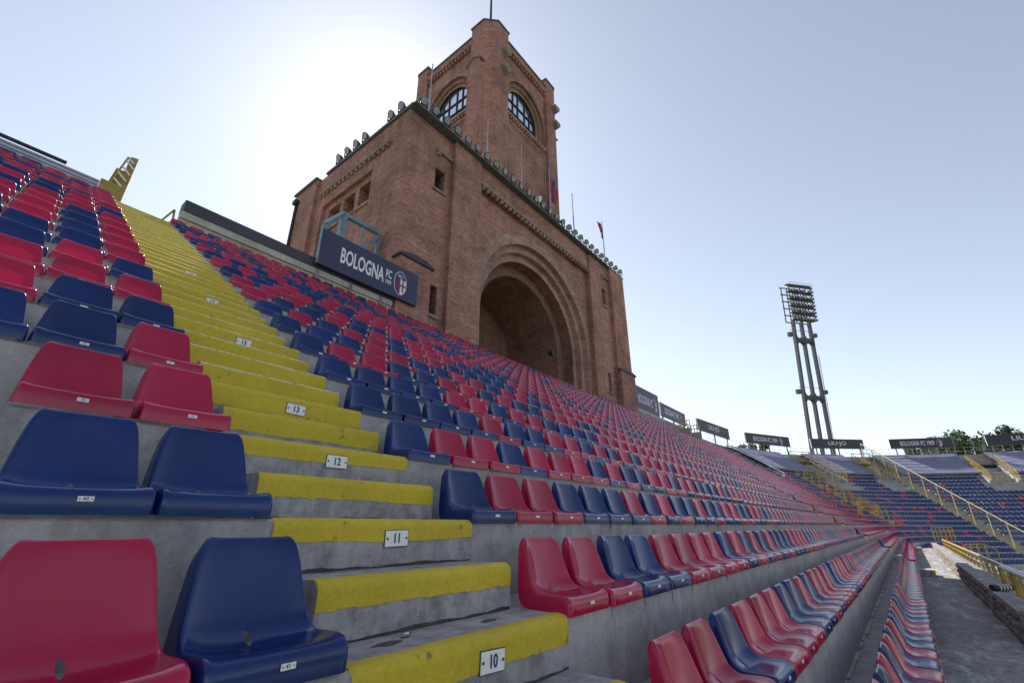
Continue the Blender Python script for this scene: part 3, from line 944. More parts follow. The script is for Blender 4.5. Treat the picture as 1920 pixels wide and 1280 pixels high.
for fi, T in enumerate(quad_frames()):
    c = TCX if fi in (0, 2) else TCY
    a0, a1 = c - (SX1 - SX0) / 2 + pw, c + (SX1 - SX0) / 2 - pw
    d0 = .3
    wc, wz, zs = c, 31.35, 29.2
    m_ = MB()
    rect(m_, T, a0, a1, ZR, zs, d0); wall_arch(m_, T, a0, a1, zs, SZ, wc, wz, 2.45, d0)
    tp(m_, 'shaft_wall', 'brick')
    rr, dd = [2.45, 2.12, 1.84], [d0, d0 + .2, d0 + .4]
    for i in range(2):
        m_ = MB(); soffit(m_, T, wc, wz, rr[i], zs, dd[i], dd[i + 1], 20); annulus(m_, T, wc, wz, rr[i], rr[i + 1], zs, dd[i + 1], 20)
        tp(m_, 'window_ring', 'brick_arch' if i else 'brick')
    m_ = MB(); annulus(m_, T, wc, wz, 2.64, 2.45, wz - .3, d0 - .05, 20); tp(m_, 'hood_mould', 'brick_arch')
    m_ = MB(); soffit(m_, T, wc, wz, 1.84, zs, dd[2], dd[2] + .5, 20); win = tp(m_, 'arched_window', 'void')
    gd = dd[2] + .14
    m_ = MB()
    p = arch_path(wc, wz, 1.84, zs, 20)
    m_.add([T(q[0], gd, q[1]) for q in p], [tuple(range(len(p)))]); g = m_.build('pane', 'glass', win)
    m_ = MB()
    for u in (-1.1, -.45, .45, 1.1):
        top = wz + math.sqrt(1.84 ** 2 - u * u)
        tbox(m_, T, wc + u - .045, wc + u + .045, gd - .08, gd - .003, zs, top)
    for z in (zs + .05, 30.55, 31.6):
        h = 1.84 if z < wz else math.sqrt(max(0, 1.84 ** 2 - (z - wz) ** 2))
        tbox(m_, T, wc - h, wc + h, gd - .085, gd - .004, z - .045, z + .045)
    m_.build('mullions', 'dark_metal', win)
    # sill on corbels and sunk panel below
    m_ = MB(); tbox(m_, T, c - 2.6, c + 2.6, d0 - .2, d0 + .05, 28.95, 29.12); si = tp(m_, 'window_sill', 'brick_arch')
    m_ = MB(); u = c - 2.5
    while u < c + 2.4:
        tbox(m_, T, u, u + .16, d0 - .14, d0 + .05, 28.7, 28.947); u += .33
    m_.build('corbels', 'brick', si)['kind'] = 'stuff'
    m_ = MB()
    for k, o_ in enumerate((0, .22)):
        e = 2.35 - o_
        tbox(m_, T, c - e - .1, c - e, d0 - .10 + k * .05, d0 + .02, ZR, 28.3 - o_); tbox(m_, T, c + e, c + e + .1, d0 - .10 + k * .05, d0 + .02, ZR, 28.3 - o_)
        tbox(m_, T, c - e - .1, c + e + .1, d0 - .101 + k * .05, d0 + .02, 28.3 - o_, 28.42 - o_)
    tp(m_, 'panel_frame', 'brick_arch')
    # corbel table and coping
    m_ = MB(); u = a0 + .05
    while u < a1 - .15:
        tbox(m_, T, u, u + .17, d0 - .2, d0 + .02, 35.35, 35.72); u += .36
    tbox(m_, T, a0, a1, d0 - .26, d0 + .3, 35.723, SZ); ct = tp(m_, 'corbel_table', 'brick')
    m_ = MB(); tbox(m_, T, a0, a1, d0 - .34, d0 + .4, SZ + .003, SZ + .14); m_.build('parapet_coping', 'copper', ct)
    # brackets on the piers, small gabled pilaster on the side faces
    if fi in (0, 2):
        for u in (a0 - .35, a1 + .35 + .9):
            for z in (32.5, 34.35):
                m_ = MB(); um = u - .05
                m_.prism([(um - .34, z + .5), (um + .34, z + .5), (um + .34, z + .16), (um, z - .28), (um - .34, z + .16)], lambda s, p, q: T(p, s, q), -.38, .02); tp(m_, 'bracket', 'stone')
    else:
        for u in (a0 - .75, a1 + .75):
            m_ = MB(); tbox(m_, T, u - .62, u + .62, -.4, .02, ZR, 32.6)
            m_.prism([(u - .62, 32.6), (u + .62, 32.6), (u, 33.0)], lambda s, p, q: T(p, s, q), -.4, .02); pl = tp(m_, 'pilaster', 'brick')
            m_ = MB()
            for s_ in (-1, 1):
                m_.prism([(u, 33.003), (u + s_ * .78, 32.5), (u + s_ * .78, 32.62), (u, 33.13)], lambda s, p, q: T(p, s, q), -.5, .0)
            m_.build('pilaster_cap', 'stone', pl)
m_ = MB(); m_.box(SX0 + .6, SX1 - .6, SY0 + .6, SY1 - .6, SZ - .6, SZ - .4); tp(m_, 'shaft_roof', 'stone')
tag(tower, 'massive red brick tower building with great arch behind the seats', 'tower')
m_ = MB(); m_.tube([(0, 0, 0), (0, 0, 9)], .11, 8, r2=.05)
o = m_.build('flagpole', 'dark_metal'); o.location = (18.6, 17.2, 37.3); tag(o, 'bare dark flagpole on the top corner of the brick tower', 'flagpole')

# ---- flagpoles, flags, lamps and camera along the roof edge
def on_roof(px, py, y=15.25):
    d = _fw + rtv * ((px - 960) / FPX) + upv * (-(py - 640) / FPX)
    return d * (y / d.y)
POLES = [(803, 215, 112, 'beside the left corner of the shaft'), (913, 308, 222, 'in front of the corner pier of the shaft'), (978, 352, 272, 'in front of the sunk brick panel'),
         (1032, 395, 318, 'carrying a torn red and blue flag'), (1077, 440, 367, 'bare, next to the torn flag'), (1135, 492, 421, 'carrying a furled red and blue flag')]
pole_xy = []
for px, yb, yt, w in POLES:
    b = on_roof(px, yb, 15.3); t_ = on_roof(px, yt, 15.3)
    hh = t_.z - BZ - .16
    m_ = MB(); m_.tube([(0, 0, 0), (0, 0, hh * .55)], .05, 8); m_.tube([(0, 0, hh * .55), (0, 0, hh)], .032, 8)
    o = m_.build('flagpole', 'steel'); o.location = (b.x, 15.3, BZ + .16)
    tag(o, 'thin grey flagpole on the roof edge, ' + w, 'flagpole', 'flagpoles on the tower roof edge')
    pole_xy.append((b.x, 15.3, BZ + .16, hh))
def flag(i, w, h, fold, label):
    x, y, z, hh = pole_xy[i]
    m_ = MB(); nx, nz = 10, 12
    for a in range(nx + 1):
        for b in range(nz + 1):
            u, v = a / nx, b / nz
            ww = w * (1 - .45 * v) * u
            m_.v.append((ww + .05 * math.sin(v * 9 + u * 3), fold * math.sin(u * 9 + v * 4) * u, -h * v - u * w * 1.1 * (.35 + .5 * v)))
    for a in range(nx):
        for b in range(nz):
            m_.f.append((a * (nz + 1) + b, a * (nz + 1) + b + 1, (a + 1) * (nz + 1) + b + 1, (a + 1) * (nz + 1) + b)); m_.m.append(1 if 3 <= a < 7 else 0)
    o = m_.build('flag', ['flag_red', 'flag_blue'], None, True)
    o.location = (x + .05, y, z + hh * .86); tag(o, label, 'flag', 'club flags on the roof')
flag(3, 1.15, 1.7, .12, 'torn red and blue flag hanging from a roof flagpole')
flag(5, -.85, 1.5, .15, 'furled red and blue flag near the far end of the roof')
# floodlights
def lamp_meshes():
    m_ = MB()
    prof = [(.0, -.28), (.09, -.26), (.15, -.15), (.19, -.04), (.225, 0.0), (.225, .05), (.205, .05)]
    n = 14
    for (r, y) in prof:
        m_.v += [(r * math.cos(k * 2 * math.pi / n), -y, r * math.sin(k * 2 * math.pi / n)) for k in range(n)]
    for i in range(len(prof) - 1):
        for k in range(n):
            m_.f.append((i * n + k, i * n + (k + 1) % n, (i + 1) * n + (k + 1) % n, (i + 1) * n + k)); m_.m.append(0)
    a = m_.mesh('lamp_housing', 'dark_metal', True)
    m_ = MB(); m_.v = [(.205 * math.cos(k * 2 * math.pi / n), -.045, .205 * math.sin(k * 2 * math.pi / n)) for k in range(n)]; m_.f = [tuple(range(n))]; m_.m = [0]
    b = m_.mesh('lamp_glass', 'lens')
    m_ = MB(); m_.box(-.255, -.235, -.03, .03, -.34, .03); m_.box(.235, .255, -.03, .03, -.34, .03); m_.box(-.255, .255, -.03, .03, -.37, -.341); m_.box(-.03, .03, -.03, .03, -.52, -.371)
    c = m_.mesh('lamp_bracket', 'dark_metal')
    return a, b, c
LH, LG, LB = lamp_meshes()
def floodlight(loc, rz, tilt, label, group):
    r = empty('floodlight', loc); r.rotation_euler = (0, 0, rz)
    for nm, me_ in (('housing', LH), ('glass', LG), ('bracket', LB)):
        o = bpy.data.objects.new(nm, me_); col.objects.link(o); o.parent = r
        if nm != 'bracket': o.rotation_euler = (tilt, 0, 0)
    tag(r, label, 'floodlight', group)
x = 10.95; k = 0
while x < 33.8:
    floodlight((x, 14.76, BZ + .09 + .52), R(random.uniform(-8, 8)) - R(0 if x < 25 else 20), R(28), 'round dark floodlight aimed down from the front roof edge of the tower building', 'floodlights on the front roof edge')
    x += .84; k += 1
for y in (16.0, 16.9, 19.3, 20.2, 21.1, 22.0):
    floodlight((10.42, y, BZ + .155 + .5), R(-90), R(28), 'round dark floodlight on the side roof edge above the three square windows', 'floodlights on the side roof edge')
for dx, dz in ((33.2, .9), (33.6, .62)):
    pass
r = empty('security_camera', (21.15, 15.05, BZ + .16))
m_ = MB(); m_.tube([(0, 0, 0), (0, 0, .75)], .04, 8); m_.tube([(0, 0, .7), (.45, -.15, .75)], .04, 8); m_.build('arm', 'white', r)
m_ = MB(); m_.tube([(.45, -.15, .95), (.45, -.15, .80), (.45, -.15, .62), (.45, -.15, .52)], .2, 12, r2=.06); m_.build('dome', 'plate', r)
tag(r, 'white dome security camera on the roof edge', 'camera')

# ------------------------------------------------------------------ advertising boards
RX90 = (R(90), 0, 0)
def crest(parent, loc, h):
    def ell(a, b, y, u0=-1, u1=1, n=36):
        pts = []
        for k in range(n):
            t = 2 * math.pi * k / n
            pts.append((max(u0 * a, min(u1 * a, a * math.sin(t))), y, b * math.cos(t)))
        return pts
    root = MB(); w = h * .30
    root.add(ell(w, h / 2, -.004), [tuple(range(36))])
    o = root.build('crest', 'white', parent); o.location = loc
    def sub(name, pts, mat):
        s = MB(); s.add(pts, [tuple(range(len(pts)))]); s.build(name, mat, o)
    sub('crest_field', ell(w * .92, h / 2 * .95, -.008), 'crest_blue')
    # lower half: club stripes left, white field with red cross right
    def slab(x0, x1, z1, y):
        n = 10; pts = []
        b, a = h / 2 * .95, w * .92
        lo = [(x0 + (x1 - x0) * k / n, y, -b * math.sqrt(max(0, 1 - ((x0 + (x1 - x0) * k / n) / a) ** 2))) for k in range(n + 1)]
        return lo + [(x1, y, min(z1, -lo[-1][2])), (x0, y, min(z1, -lo[0][2]))]
    z1 = h * .16
    sub('crest_stripe', slab(-w * .86, -w * .58, z1, -.012), 'crest_red')
    sub('crest_stripe', slab(-w * .30, 0, z1, -.012), 'crest_red')
    sub('crest_shield', slab(0, w * .86, z1, -.012), 'white')
    sub('crest_cross', [(w * .30, -.016, -h * .38), (w * .52, -.016, -h * .34), (w * .52, -.016, z1), (w * .30, -.016, z1)], 'crest_red')
    sub('crest_cross', [(.0, -.0165, -h * .13), (w * .85, -.0165, -h * .13), (w * .85, -.0165, -h * .05), (.0, -.0165, -h * .05)], 'crest_red')
    text_part('crest_letters', 'BFC', h * .17, 'white', o, (0, -.014, h * .29), RX90, .9, .001)
    text_part('crest_year', '1909', h * .075, 'white', o, (0, -.014, h * .19), RX90, .9, .001)

def board(loc, rz, w, h, kind, label, legs=True, cap='white', th=.12, mat='navy', group=None, legh=.9):
    """loc = centre of the board's face, local -Y is the printed side"""
    root = empty('advertising_board', loc); root.rotation_euler = (0, 0, rz)
    m_ = MB(); m_.box(-w / 2, w / 2, 0, th, -h / 2, h / 2); m_.build('panel', mat, root)
    for sg in (-1, 1):
        m_ = MB(); m_.box(sg * (w / 2 + .0105) - .0095, sg * (w / 2 + .0105) + .0095, -.01, th + .02, -h / 2, h / 2); m_.build('end_cap', cap, root)
    if legs:
        for u in (-.42, 0, .42):
            m_ = MB(); m_.box(u * w - .06, u * w + .06, .02, .12, -h / 2 - legh, -h / 2 - .002); m_.build('leg', 'dark_metal', root)
    if kind == 'near':
        text_part('lettering', 'BOLOGNA', h, 'white', root, (-w * .10, -.004, h * .0), RX90, 1, .002, 1.0, .035, (w * .43, h * .45))
        text_part('lettering', 'FC', h, 'white', root, (w * .165, -.004, h * .10), RX90, 1, .002, 1.0, .03, (w * .062, h * .25))
        text_part('lettering', '1909', h, 'white', root, (w * .165, -.004, -h * .15), RX90, 1, .002, 1.0, .008, (w * .062, h * .14))
        crest(root, (w * .295, -.004, -h * .02), h * .74)
    elif kind == 'club':
        text_part('lettering', 'BOLOGNA FC', h, 'white', root, (-w * .09, -.004, 0), RX90, 1, .002, 1.0, .012, (w * .62, h * .36))
        crest(root, (w * .33, -.004, 0), h * .62)
    elif kind == 'year':
        text_part('lettering', 'BOLOGNA FC 1909', h, 'white', root, (-w * .06, -.004, 0), RX90, 1, .002, 1.0, .012, (w * .54, h * .46))
        crest(root, (w * .29, -.004, 0), h * .78)
    else:
        text_part('lettering', 'LIU\u00b7JO', h, 'white', root, (0, -.004, 0), RX90, 1, .002, 1.0, .01, (w * .34, h * .52))
    tag(root, label, 'sign', group)
    return root
board((9.08, 14.52, 9.60), 0, 4.62, 1.5, 'near', 'navy banner with BOLOGNA FC 1909 and oval crest beside the brick tower', legs=False, cap='steel_blue')
# posts under the banner and blue-grey steel box frame behind it
fr = empty('steel_frame', (9.1, 14.9, 8.0))
def bar(name, a, b, s=.07, mat='steel_blue', par=fr):
    a, b = Vector(a), Vector(b); d = (b - a); L = d.length; d.normalize()
    ref = Vector((0, 0, 1)) if abs(d.z) < .9 else Vector((1, 0, 0))
    u = d.cross(ref).normalized() * s; v = d.cross(u.normalized()) * s
    m_ = MB(); m_.obox((a + b) / 2, d * L / 2, u, v); o = m_.build(name, mat, par); o.location = -Vector(par.location); return o
for xx in (6.95, 8.35, 9.75, 11.2):
    bar('post', (xx, 14.82, 8.0), (xx, 14.82, 9.0), .05, 'stone')
FXa, FXb, FYa, FYb, FZ = 6.95, 10.2, 14.85, 16.4, 12.3
bar('post', (FXa, FYa, 8.9), (FXa, FYa, 10.75), .08)
bar('post', (8.45, FYb, 8.9), (8.45, FYb, 12.9), .13)
bar('post', (10.3, FYb, 8.9), (10.3, FYb, 12.75), .08)
bar('beam', (FXa, FYa, 10.75), (8.45, FYb, 12.9), .09)
bar('beam', (8.45, FYb, 12.85), (10.3, FYb, 12.85), .10)
bar('beam', (FXa, FYa, 9.6), (8.45, FYb, 9.9), .05)
bar('beam', (8.5, FYb, 11.55), (10.3, FYb, 11.55), .05, 'steel')
bar('brace', (9.5, FYb, 11.6), (10.25, FYb, 12.5), .07)
bar('brace', (9.45, FYb, 11.5), (9.45, FYb, 12.75), .04)
tag(fr, 'blue grey steel frame holding the navy banner beside the tower', 'frame')
# boards past the tower and round the rim
board((37.15, 14.95, 9.78), 0, 4.7, 2.05, 'club', 'navy BOLOGNA FC board standing against the far corner of the tower', mat='navy')
board((43.2, 15.0, 9.75), 0, 6.4, 1.25, 'year', 'long navy BOLOGNA FC board partly behind a yellow railing', mat='navy')
RIMB = [(91.5, 76.9, 'liu', 'dark LIU JO board nearest to the long navy board'), (70.8, 57.1, 'year', 'dark BOLOGNA FC 1909 board beside a small dark tree'),
        (51.2, 38.5, 'liu', 'dark LIU JO board in front of the floodlight mast'), (32.8, 20.6, 'year', 'dark BOLOGNA FC 1909 board next to the pine trees'),
        (14.9, 2.6, 'liu', 'dark LIU JO board in front of the tallest pine tree')]
for a0, a1, kd, lb in RIMB:
    p, q = Vector(PA(a0, 15.3, 10.2)), Vector(PA(a1, 15.3, 10.2))
    c = (p + q) / 2; d = q - p
    board(c, math.atan2(d.y, d.x), d.length, 1.28, kd, lb, mat='navy_dark', group='boards along the rim', legh=1.3)

# ------------------------------------------------------------------ top left: lilac fence, olive stair structure
root = empty('sheet_fence', (-1.5, 14.9, 7.8)); off = Vector(root.location)
m_ = MB()
for k in range(9):
    z = 7.72 + k * .105
    m_.prism([(14.9, z), (14.86, z + .03), (14.86, z + .075), (14.9, z + .102)], lambda s, p, q: (s, p, q), -4.0, .72)
o = m_.build('corrugated_sheet', 'corrugated', root); o.location = -off
m_ = MB(); m_.tube([(-4, 14.86, 8.72), (0.02, 14.86, 8.72)], .05, 8); o = m_.build('top_rail', 'dark_metal', root); o.location = -off
tag(root, 'pale lilac corrugated sheet fence above the top row', 'fence')
root = empty('access_gangway', (1.1, 15.4, 8.0)); off = Vector(root.location)
def gb(name, a, b, s, mat='olive'):
    o = bar(name, a, b, s, mat, root); return o
m_ = MB(); m_.box(.73, 1.18, 14.85, 14.95, 7.7, 8.72); o = m_.build('side_panel', 'olive', root); o.location = -off
m_ = MB(); m_.obox((1.24, 15.5, 9.3), (.09, .0, .02), (0, .05, 0), (.02, 0, .86)); o = m_.build('stringer', 'olive', root); o.location = -off
m_ = MB(); m_.obox((1.06, 15.5, 9.15), (.14, 0, 0), (0, .03, 0), (.05, 0, .45)); o = m_.build('plate', 'olive', root); o.location = -off
gb('rail', (.93, 15.4, 8.9), (1.12, 15.4, 10.05), .025); gb('rail', (1.12, 15.4, 10.05), (1.28, 15.4, 9.9), .02, 'white')
for k in range(4):
    gb('rung', (.98 + k * .04, 15.38, 9.2 + k * .24), (1.22 + k * .03, 15.38, 9.0 + k * .24), .02, 'white')
tag(root, 'olive yellow metal gangway with white rungs at the stair head', 'gangway')
root = empty('stair_head_rail', (2.45, 14.7, 7.9)); off = Vector(root.location)
for a, b in (((2.1, 14.85, 7.9), (2.44, 14.85, 8.7)), ((2.44, 14.85, 8.7), (2.52, 14.85, 7.9)), ((2.3, 14.85, 7.9), (2.45, 14.85, 8.3)), ((2.2, 14.85, 8.15), (2.5, 14.85, 8.25))):
    bar('rail', a, b, .025, 'olive', root)
tag(root, 'small yellow tubular rail at the head of the stairs by the back wall', 'railing')

# ------------------------------------------------------------------ floodlight mast
mast = empty('floodlight_mast', (97.5, 9.6, -6)); moff = Vector(mast.location)
b0, t0 = Vector((97.8, 10.0, -6)), Vector((94.85, 6.4, 42.4))
ax = (t0 - b0).normalized()
su = ax.cross(Vector((-.63, -.77, 0)).normalized()).normalized(); sv = ax.cross(su).normalized()
L = (t0 - b0).length
legs = {}
for i, (a, b) in enumerate(((-1, 0), (1, 0))):
    p = b0 + su * a * 2.4 + sv * b * .7; q = t0 + su * a * 1.75 + sv * b * .5 - ax * 7
    m_ = MB(); d = (q - p)
    m_.obox((p + q) / 2, d / 2, su * .19, sv * .3); o = m_.build('leg', 'mast', mast); o.location = -moff
p = b0; q = t0 - ax * 7
m_ = MB(); m_.obox((p + q) / 2, (q - p) / 2, su * .19, sv * .3); o = m_.build('leg', 'mast', mast); o.location = -moff
for f_ in (.32, .56, .78):
    c = b0 + ax * L * f_; w = 2.4 + (1.75 - 2.4) * f_
    m_ = MB()
    for s_ in (-1, 1):
        for k in range(8):           # cross slab with rounded arches above and below
            u0, u1 = k / 8, (k + 1) / 8
            um = (u0 + u1) / 2 * 2 - 1
            h = .32 + .75 * um ** 4
            m_.obox(c + su * w * (s_ * .5 + um * .5 * 1.0), su * w / 16 * 1.02, sv * .45, ax * h)
    o = m_.build('cross_slab', 'mast', mast); o.location = -moff
    m_ = MB(); m_.obox(c + ax * 1.9, su * (w + .8), sv * .03, ax * .03); m_.obox(c + su * (w + .7) + ax * 1.2, su * .3, sv * .3, ax * .35); m_.obox(c - su * (w + .9) + ax * 1.0, su * .35, sv * .3, ax * .4)
    o = m_.build('platform_rail', 'mast', mast); o.location = -moff
m_ = MB()
for k in range(60):
    c = b0 + ax * (L * .2 + k * .42) + su * 1.1 - sv * 1.2
    m_.obox(c, su * .35, sv * .025, ax * .025)
for s_ in (-1, 1):
    a = b0 + ax * L * .2 + su * (1.1 + .35 * s_) - sv * 1.2; m_.obox(a + ax * 12.6, su * .03, sv * .03, ax * 12.6)
o = m_.build('ladder', 'mast', mast); o.location = -moff
# lamp head: frame with rows of lamps
hc = t0 - ax * 3.5
m_ = MB()
for k in range(6):
    z = -3.5 + k * 1.4
    w = 2.45 + .28 * k / 5
    for s_ in (-1, 1): m_.obox(hc + ax * z + sv * s_ * .9, su * w, sv * .06, ax * .09)
    m_.obox(hc + ax * z - sv * .5, su * w, sv * .25, ax * .03)
for k in range(5):
    u = -2.4 + k * 1.2
    m_.obox(hc - sv * .9 + su * u, su * .07, sv * .07, ax * 3.55); m_.obox(hc + sv * .9 + su * u, su * .07, sv * .07, ax * 3.55)
for k in range(6):
    z = -3.2 + k * 1.4
    m_.obox(hc + ax * z - sv * 1.4, su * 2.7, sv * .02, ax * .02); m_.obox(hc + ax * (z - .4) - sv * 1.4, su * 2.7, sv * .02, ax * .02)
o = m_.build('head_frame', 'mast', mast); o.location = -moff
for r_ in range(10):
    for k in range(8):
        if random.random() < .06: continue
        c = hc + ax * (-3.2 + r_ * .7) + su * (-2.25 + k * .64) - sv * 1.0
        m_ = MB(); m_.tube([c, c - sv * .16 - ax * .12, c - sv * .38 - ax * .25], .11, 7, r2=.24); o = m_.build('lamp', 'mast', mast); o.location = -moff
tag(mast, 'tall leaning floodlight mast with lamp grid behind the curved end', 'floodlight mast')

# ------------------------------------------------------------------ curved end: tarpaulins, passages, railings
def tarp(a0, a1, label):
    root = empty('tarpaulin', PA((a0 + a1) / 2, rowY(23), rowZ(23)))
    off = Vector(root.location)
    na = max(3, int(abs(a1 - a0) / 1.2))
    for k in range(6):
        n0, n1 = 23 + k, 24 + k
        m_ = MB(); nn = 4
        for i in range(na + 1):
            a = a0 + (a1 - a0) * i / na
            for j in range(nn + 1):
                v = j / nn
                y = rowY(n0) + (rowY(n1) - rowY(n0)) * v; z = rowZ(n0) + .40 + (DZ) * v - .05 * math.sin(v * math.pi) + .015 * math.sin(i * 1.7 + k)
                m_.v.append(PA(a, y, z))
        for i in range(na):
            for j in range(nn):
                m_.f.append((i * (nn + 1) + j, i * (nn + 1) + j + 1, (i + 1) * (nn + 1) + j + 1, (i + 1) * (nn + 1) + j)); m_.m.append(0)
        o = m_.build('strip', 'tarp', root, True); o.location = -off
    m_ = MB()
    pts = [PA(a0 + (a1 - a0) * i / na, rowY(23) - .02, rowZ(23) + .2) for i in range(na + 1)]
    for a, b in zip(pts, pts[1:]):
        m_.add([a, b, (b[0], b[1], b[2] + .21), (a[0], a[1], a[2] + .21)], [(0, 1, 2, 3)])
    o = m_.build('hem', 'tarp', root); o.location = -off
    tag(root, label, 'tarpaulin', 'tarpaulins over the upper rows')
tarp(81.0, 62.0, 'grey tarpaulin over the top rows next to the uncovered red seats')
tarp(56.0, 44.8, 'grey tarpaulin over the top rows before the long railed stair')
tarp(38.3, 21.5, 'wide grey tarpaulin over the top rows past the long railed stair')
tarp(16.5, -11, 'grey tarpaulin at the end of the rim past the last passage')
# white hem at the tarpaulin's edge, built as a narrow wall
m_ = MB(); sweep(m_, [(rowY(21), rowZ(21) + .45), (rowY(28.6), rowZ(28.6) + .45), (rowY(28.6), rowZ(28.6) + .1), (rowY(21), rowZ(21) + .1)], t_of(81.9), t_of(81.1), closed=True)
tag(m_.build('tarp_hem', 'white'), 'narrow white tarpaulin hem running down the upper rows', 'wall')
def railing(pts, label, h=1.0, posts=True, mat='rail_yellow', rails=(1.0, .5), r=.03, top_mat=None, group=None, pr=None, panes=False):
    root = empty('railing', pts[0]); off = Vector(root.location)
    for f_ in rails:
        m_ = MB(); m_.tube([Vector(p) + Vector((0, 0, h * f_)) - off for p in pts], r, 6); m_.build('rail', top_mat if (top_mat and f_ == rails[0]) else mat, root)
    for p in pts:
        m_ = MB(); q = Vector(p) - off; m_.tube([q, q + Vector((0, 0, h))], pr or r * 1.1, 6); m_.build('post', mat, root)
    if panes:
        for p, q in zip(pts, pts[1:]):
            p, q = Vector(p) - off, Vector(q) - off
            m_ = MB(); m_.add([p + Vector((0, 0, .35)), q + Vector((0, 0, .35)), q + Vector((0, 0, h - .06)), p + Vector((0, 0, h - .06))], [(0, 1, 2, 3)]); m_.build('pane', 'screen', root)
    tag(root, label, 'railing', group)
# long railed stair at 48 degrees
def radial_stair(deg, n0, n1, w, label):
    root = empty('radial_stair', PA(deg, rowY(n0), rowZ(n0))); off = Vector(root.location)
    n = n0
    while n < n1:
        m_ = MB(); r = rowY(n) - CY; dw = math.degrees(w / r) / 2
        for a0, a1 in ((deg + dw, deg - dw),):
            vs = [PA(a, y, z) for a in (a0, a1) for (y, z) in ((rowY(n), rowZ(n) - .25), (rowY(n), rowZ(n) + .01), (rowY(n) + .35, rowZ(n) + .01), (rowY(n) + .35, rowZ(n) - .25))]
            m_.add(vs, [(0, 1, 5, 4), (1, 2, 6, 5), (2, 3, 7, 6), (0, 3, 2, 1), (4, 5, 6, 7)])
        o = m_.build('step', 'concrete_tread', root); o.location = -off
        m_ = MB(); m_.add([PA(a, y, z) for a in (deg + dw, deg - dw) for (y, z) in ((rowY(n) - .006, rowZ(n) - .07), (rowY(n) - .006, rowZ(n) + .016), (rowY(n) + .09, rowZ(n) + .016))], [(0, 1, 4, 3), (1, 2, 5, 4)])
        m_.build('nosing', 'rail_yellow', o)
        n += .5
    tag(root, label, 'stairs')
radial_stair(39.3, 4, 28, 1.3, 'long straight stair climbing the curved end beside a railing')
railing([PA(40.6, rowY(n), rowZ(n)) for n in np.arange(4.5, 28.6, 2.15)], 'tall sloping screen with pale yellow posts up the curved end', 2.2, rails=(1.0,), r=.05, mat='rail_pale', panes=True)
# glazed screen strip of the railing: wire mesh panels would hide the seats, the photograph shows them open
radial_stair(70, 11, 22, 1.2, 'stair at the near start of the curved end with yellow rails')
railing([PA(71.4, rowY(n), rowZ(n)) for n in np.arange(12, 22.1, 1.0)], 'yellow railing zigzagging beside the near stair of the curve', .95, rails=(1.0, .55), r=.035)
railing([PA(68.5, rowY(n), rowZ(n)) for n in np.arange(12, 22.1, 1.0)], 'yellow railing on the far edge of the near stair of the curve', .95, rails=(1.0, .55), r=.035)
# passages (openings with yellow rails round them)
def passage(deg, n0, n1, w, label):
    root = empty('passage_opening', PA(deg, rowY(n0), rowZ(n0))); off = Vector(root.location)
    dw = math.degrees(w / (rowY(n0) - CY)) / 2
    for a in (deg + dw, deg - dw):
        m_ = MB()
        vs = [PA(a, y, z) for (y, z) in ((rowY(n0), rowZ(n0) - .3), (rowY(n1), rowZ(n0) - .3), (rowY(n1), rowZ(n1) + .25), (rowY(n0), rowZ(n0) + .25))]
        vs2 = [PA(a + .5, y, z) for (y, z) in ((rowY(n0), rowZ(n0) - .3), (rowY(n1), rowZ(n0) - .3), (rowY(n1), rowZ(n1) + .25), (rowY(n0), rowZ(n0) + .25))]
        m_.add(vs + vs2, [(0, 1, 2, 3), (4, 5, 6, 7), (0, 4, 7, 3), (3, 7, 6, 2)])
        o = m_.build('side_wall', 'concrete', root); o.location = -off
    m_ = MB(); m_.add([PA(deg + dw, rowY(n1) - .3, rowZ(n0) - .2), PA(deg - dw, rowY(n1) - .3, rowZ(n0) - .2), PA(deg - dw, rowY(n1) - .3, rowZ(n1)), PA(deg + dw, rowY(n1) - .3, rowZ(n1))], [(0, 1, 2, 3)])
    o = m_.build('doorway', 'void', root); o.location = -off
    for a in (deg + dw, deg - dw):
        for f_ in (1.25, .95, .65, .4):
            m_ = MB(); m_.tube([PA(a, rowY(n0), rowZ(n0) + f_), PA(a, rowY(n1), rowZ(n1) + f_)], .035, 5); o = m_.build('rail', 'rail_yellow', root); o.location = -off
        for f_ in np.linspace(0, 1, 5):
            y, z = rowY(n0) + (rowY(n1) - rowY(n0)) * f_, rowZ(n0) + (rowZ(n1) - rowZ(n0)) * f_
            m_ = MB(); m_.tube([PA(a, y, z + .2), PA(a, y, z + 1.28)], .04, 5); o = m_.build('post', 'rail_yellow', root); o.location = -off
    for f_ in (1.25, .85, .5):
        m_ = MB(); m_.tube([PA(deg + dw - k * dw / 3, rowY(n1), rowZ(n1) + f_) for k in range(7)], .035, 5); o = m_.build('rail', 'rail_yellow', root); o.location = -off
    for k in range(6):
        a = deg + dw - k * dw / 2.5; m_ = MB(); m_.tube([PA(a, rowY(n0) - .1, rowZ(n0) - .1), PA(a, rowY(n0) - .1, rowZ(n0) + .9)], .035, 5); o = m_.build('post', 'rail_yellow', root); o.location = -off
    m_ = MB(); m_.tube([PA(deg + dw - k * dw / 3, rowY(n0) - .1, rowZ(n0) + .9) for k in range(7)], .04, 5); o = m_.build('rail', 'rail_yellow', root); o.location = -off
    tag(root, label, 'passage')
passage(59.0, 21, 27, 3.0, 'passage opening with yellow rails between the two nearest tarpaulins')
passage(42.6, 22, 27, 2.2, 'passage opening with yellow rails at the top of the long railed stair')
passage(19.0, 21, 26, 2.6, 'passage opening with yellow rails beside the far end of the wide tarpaulin')
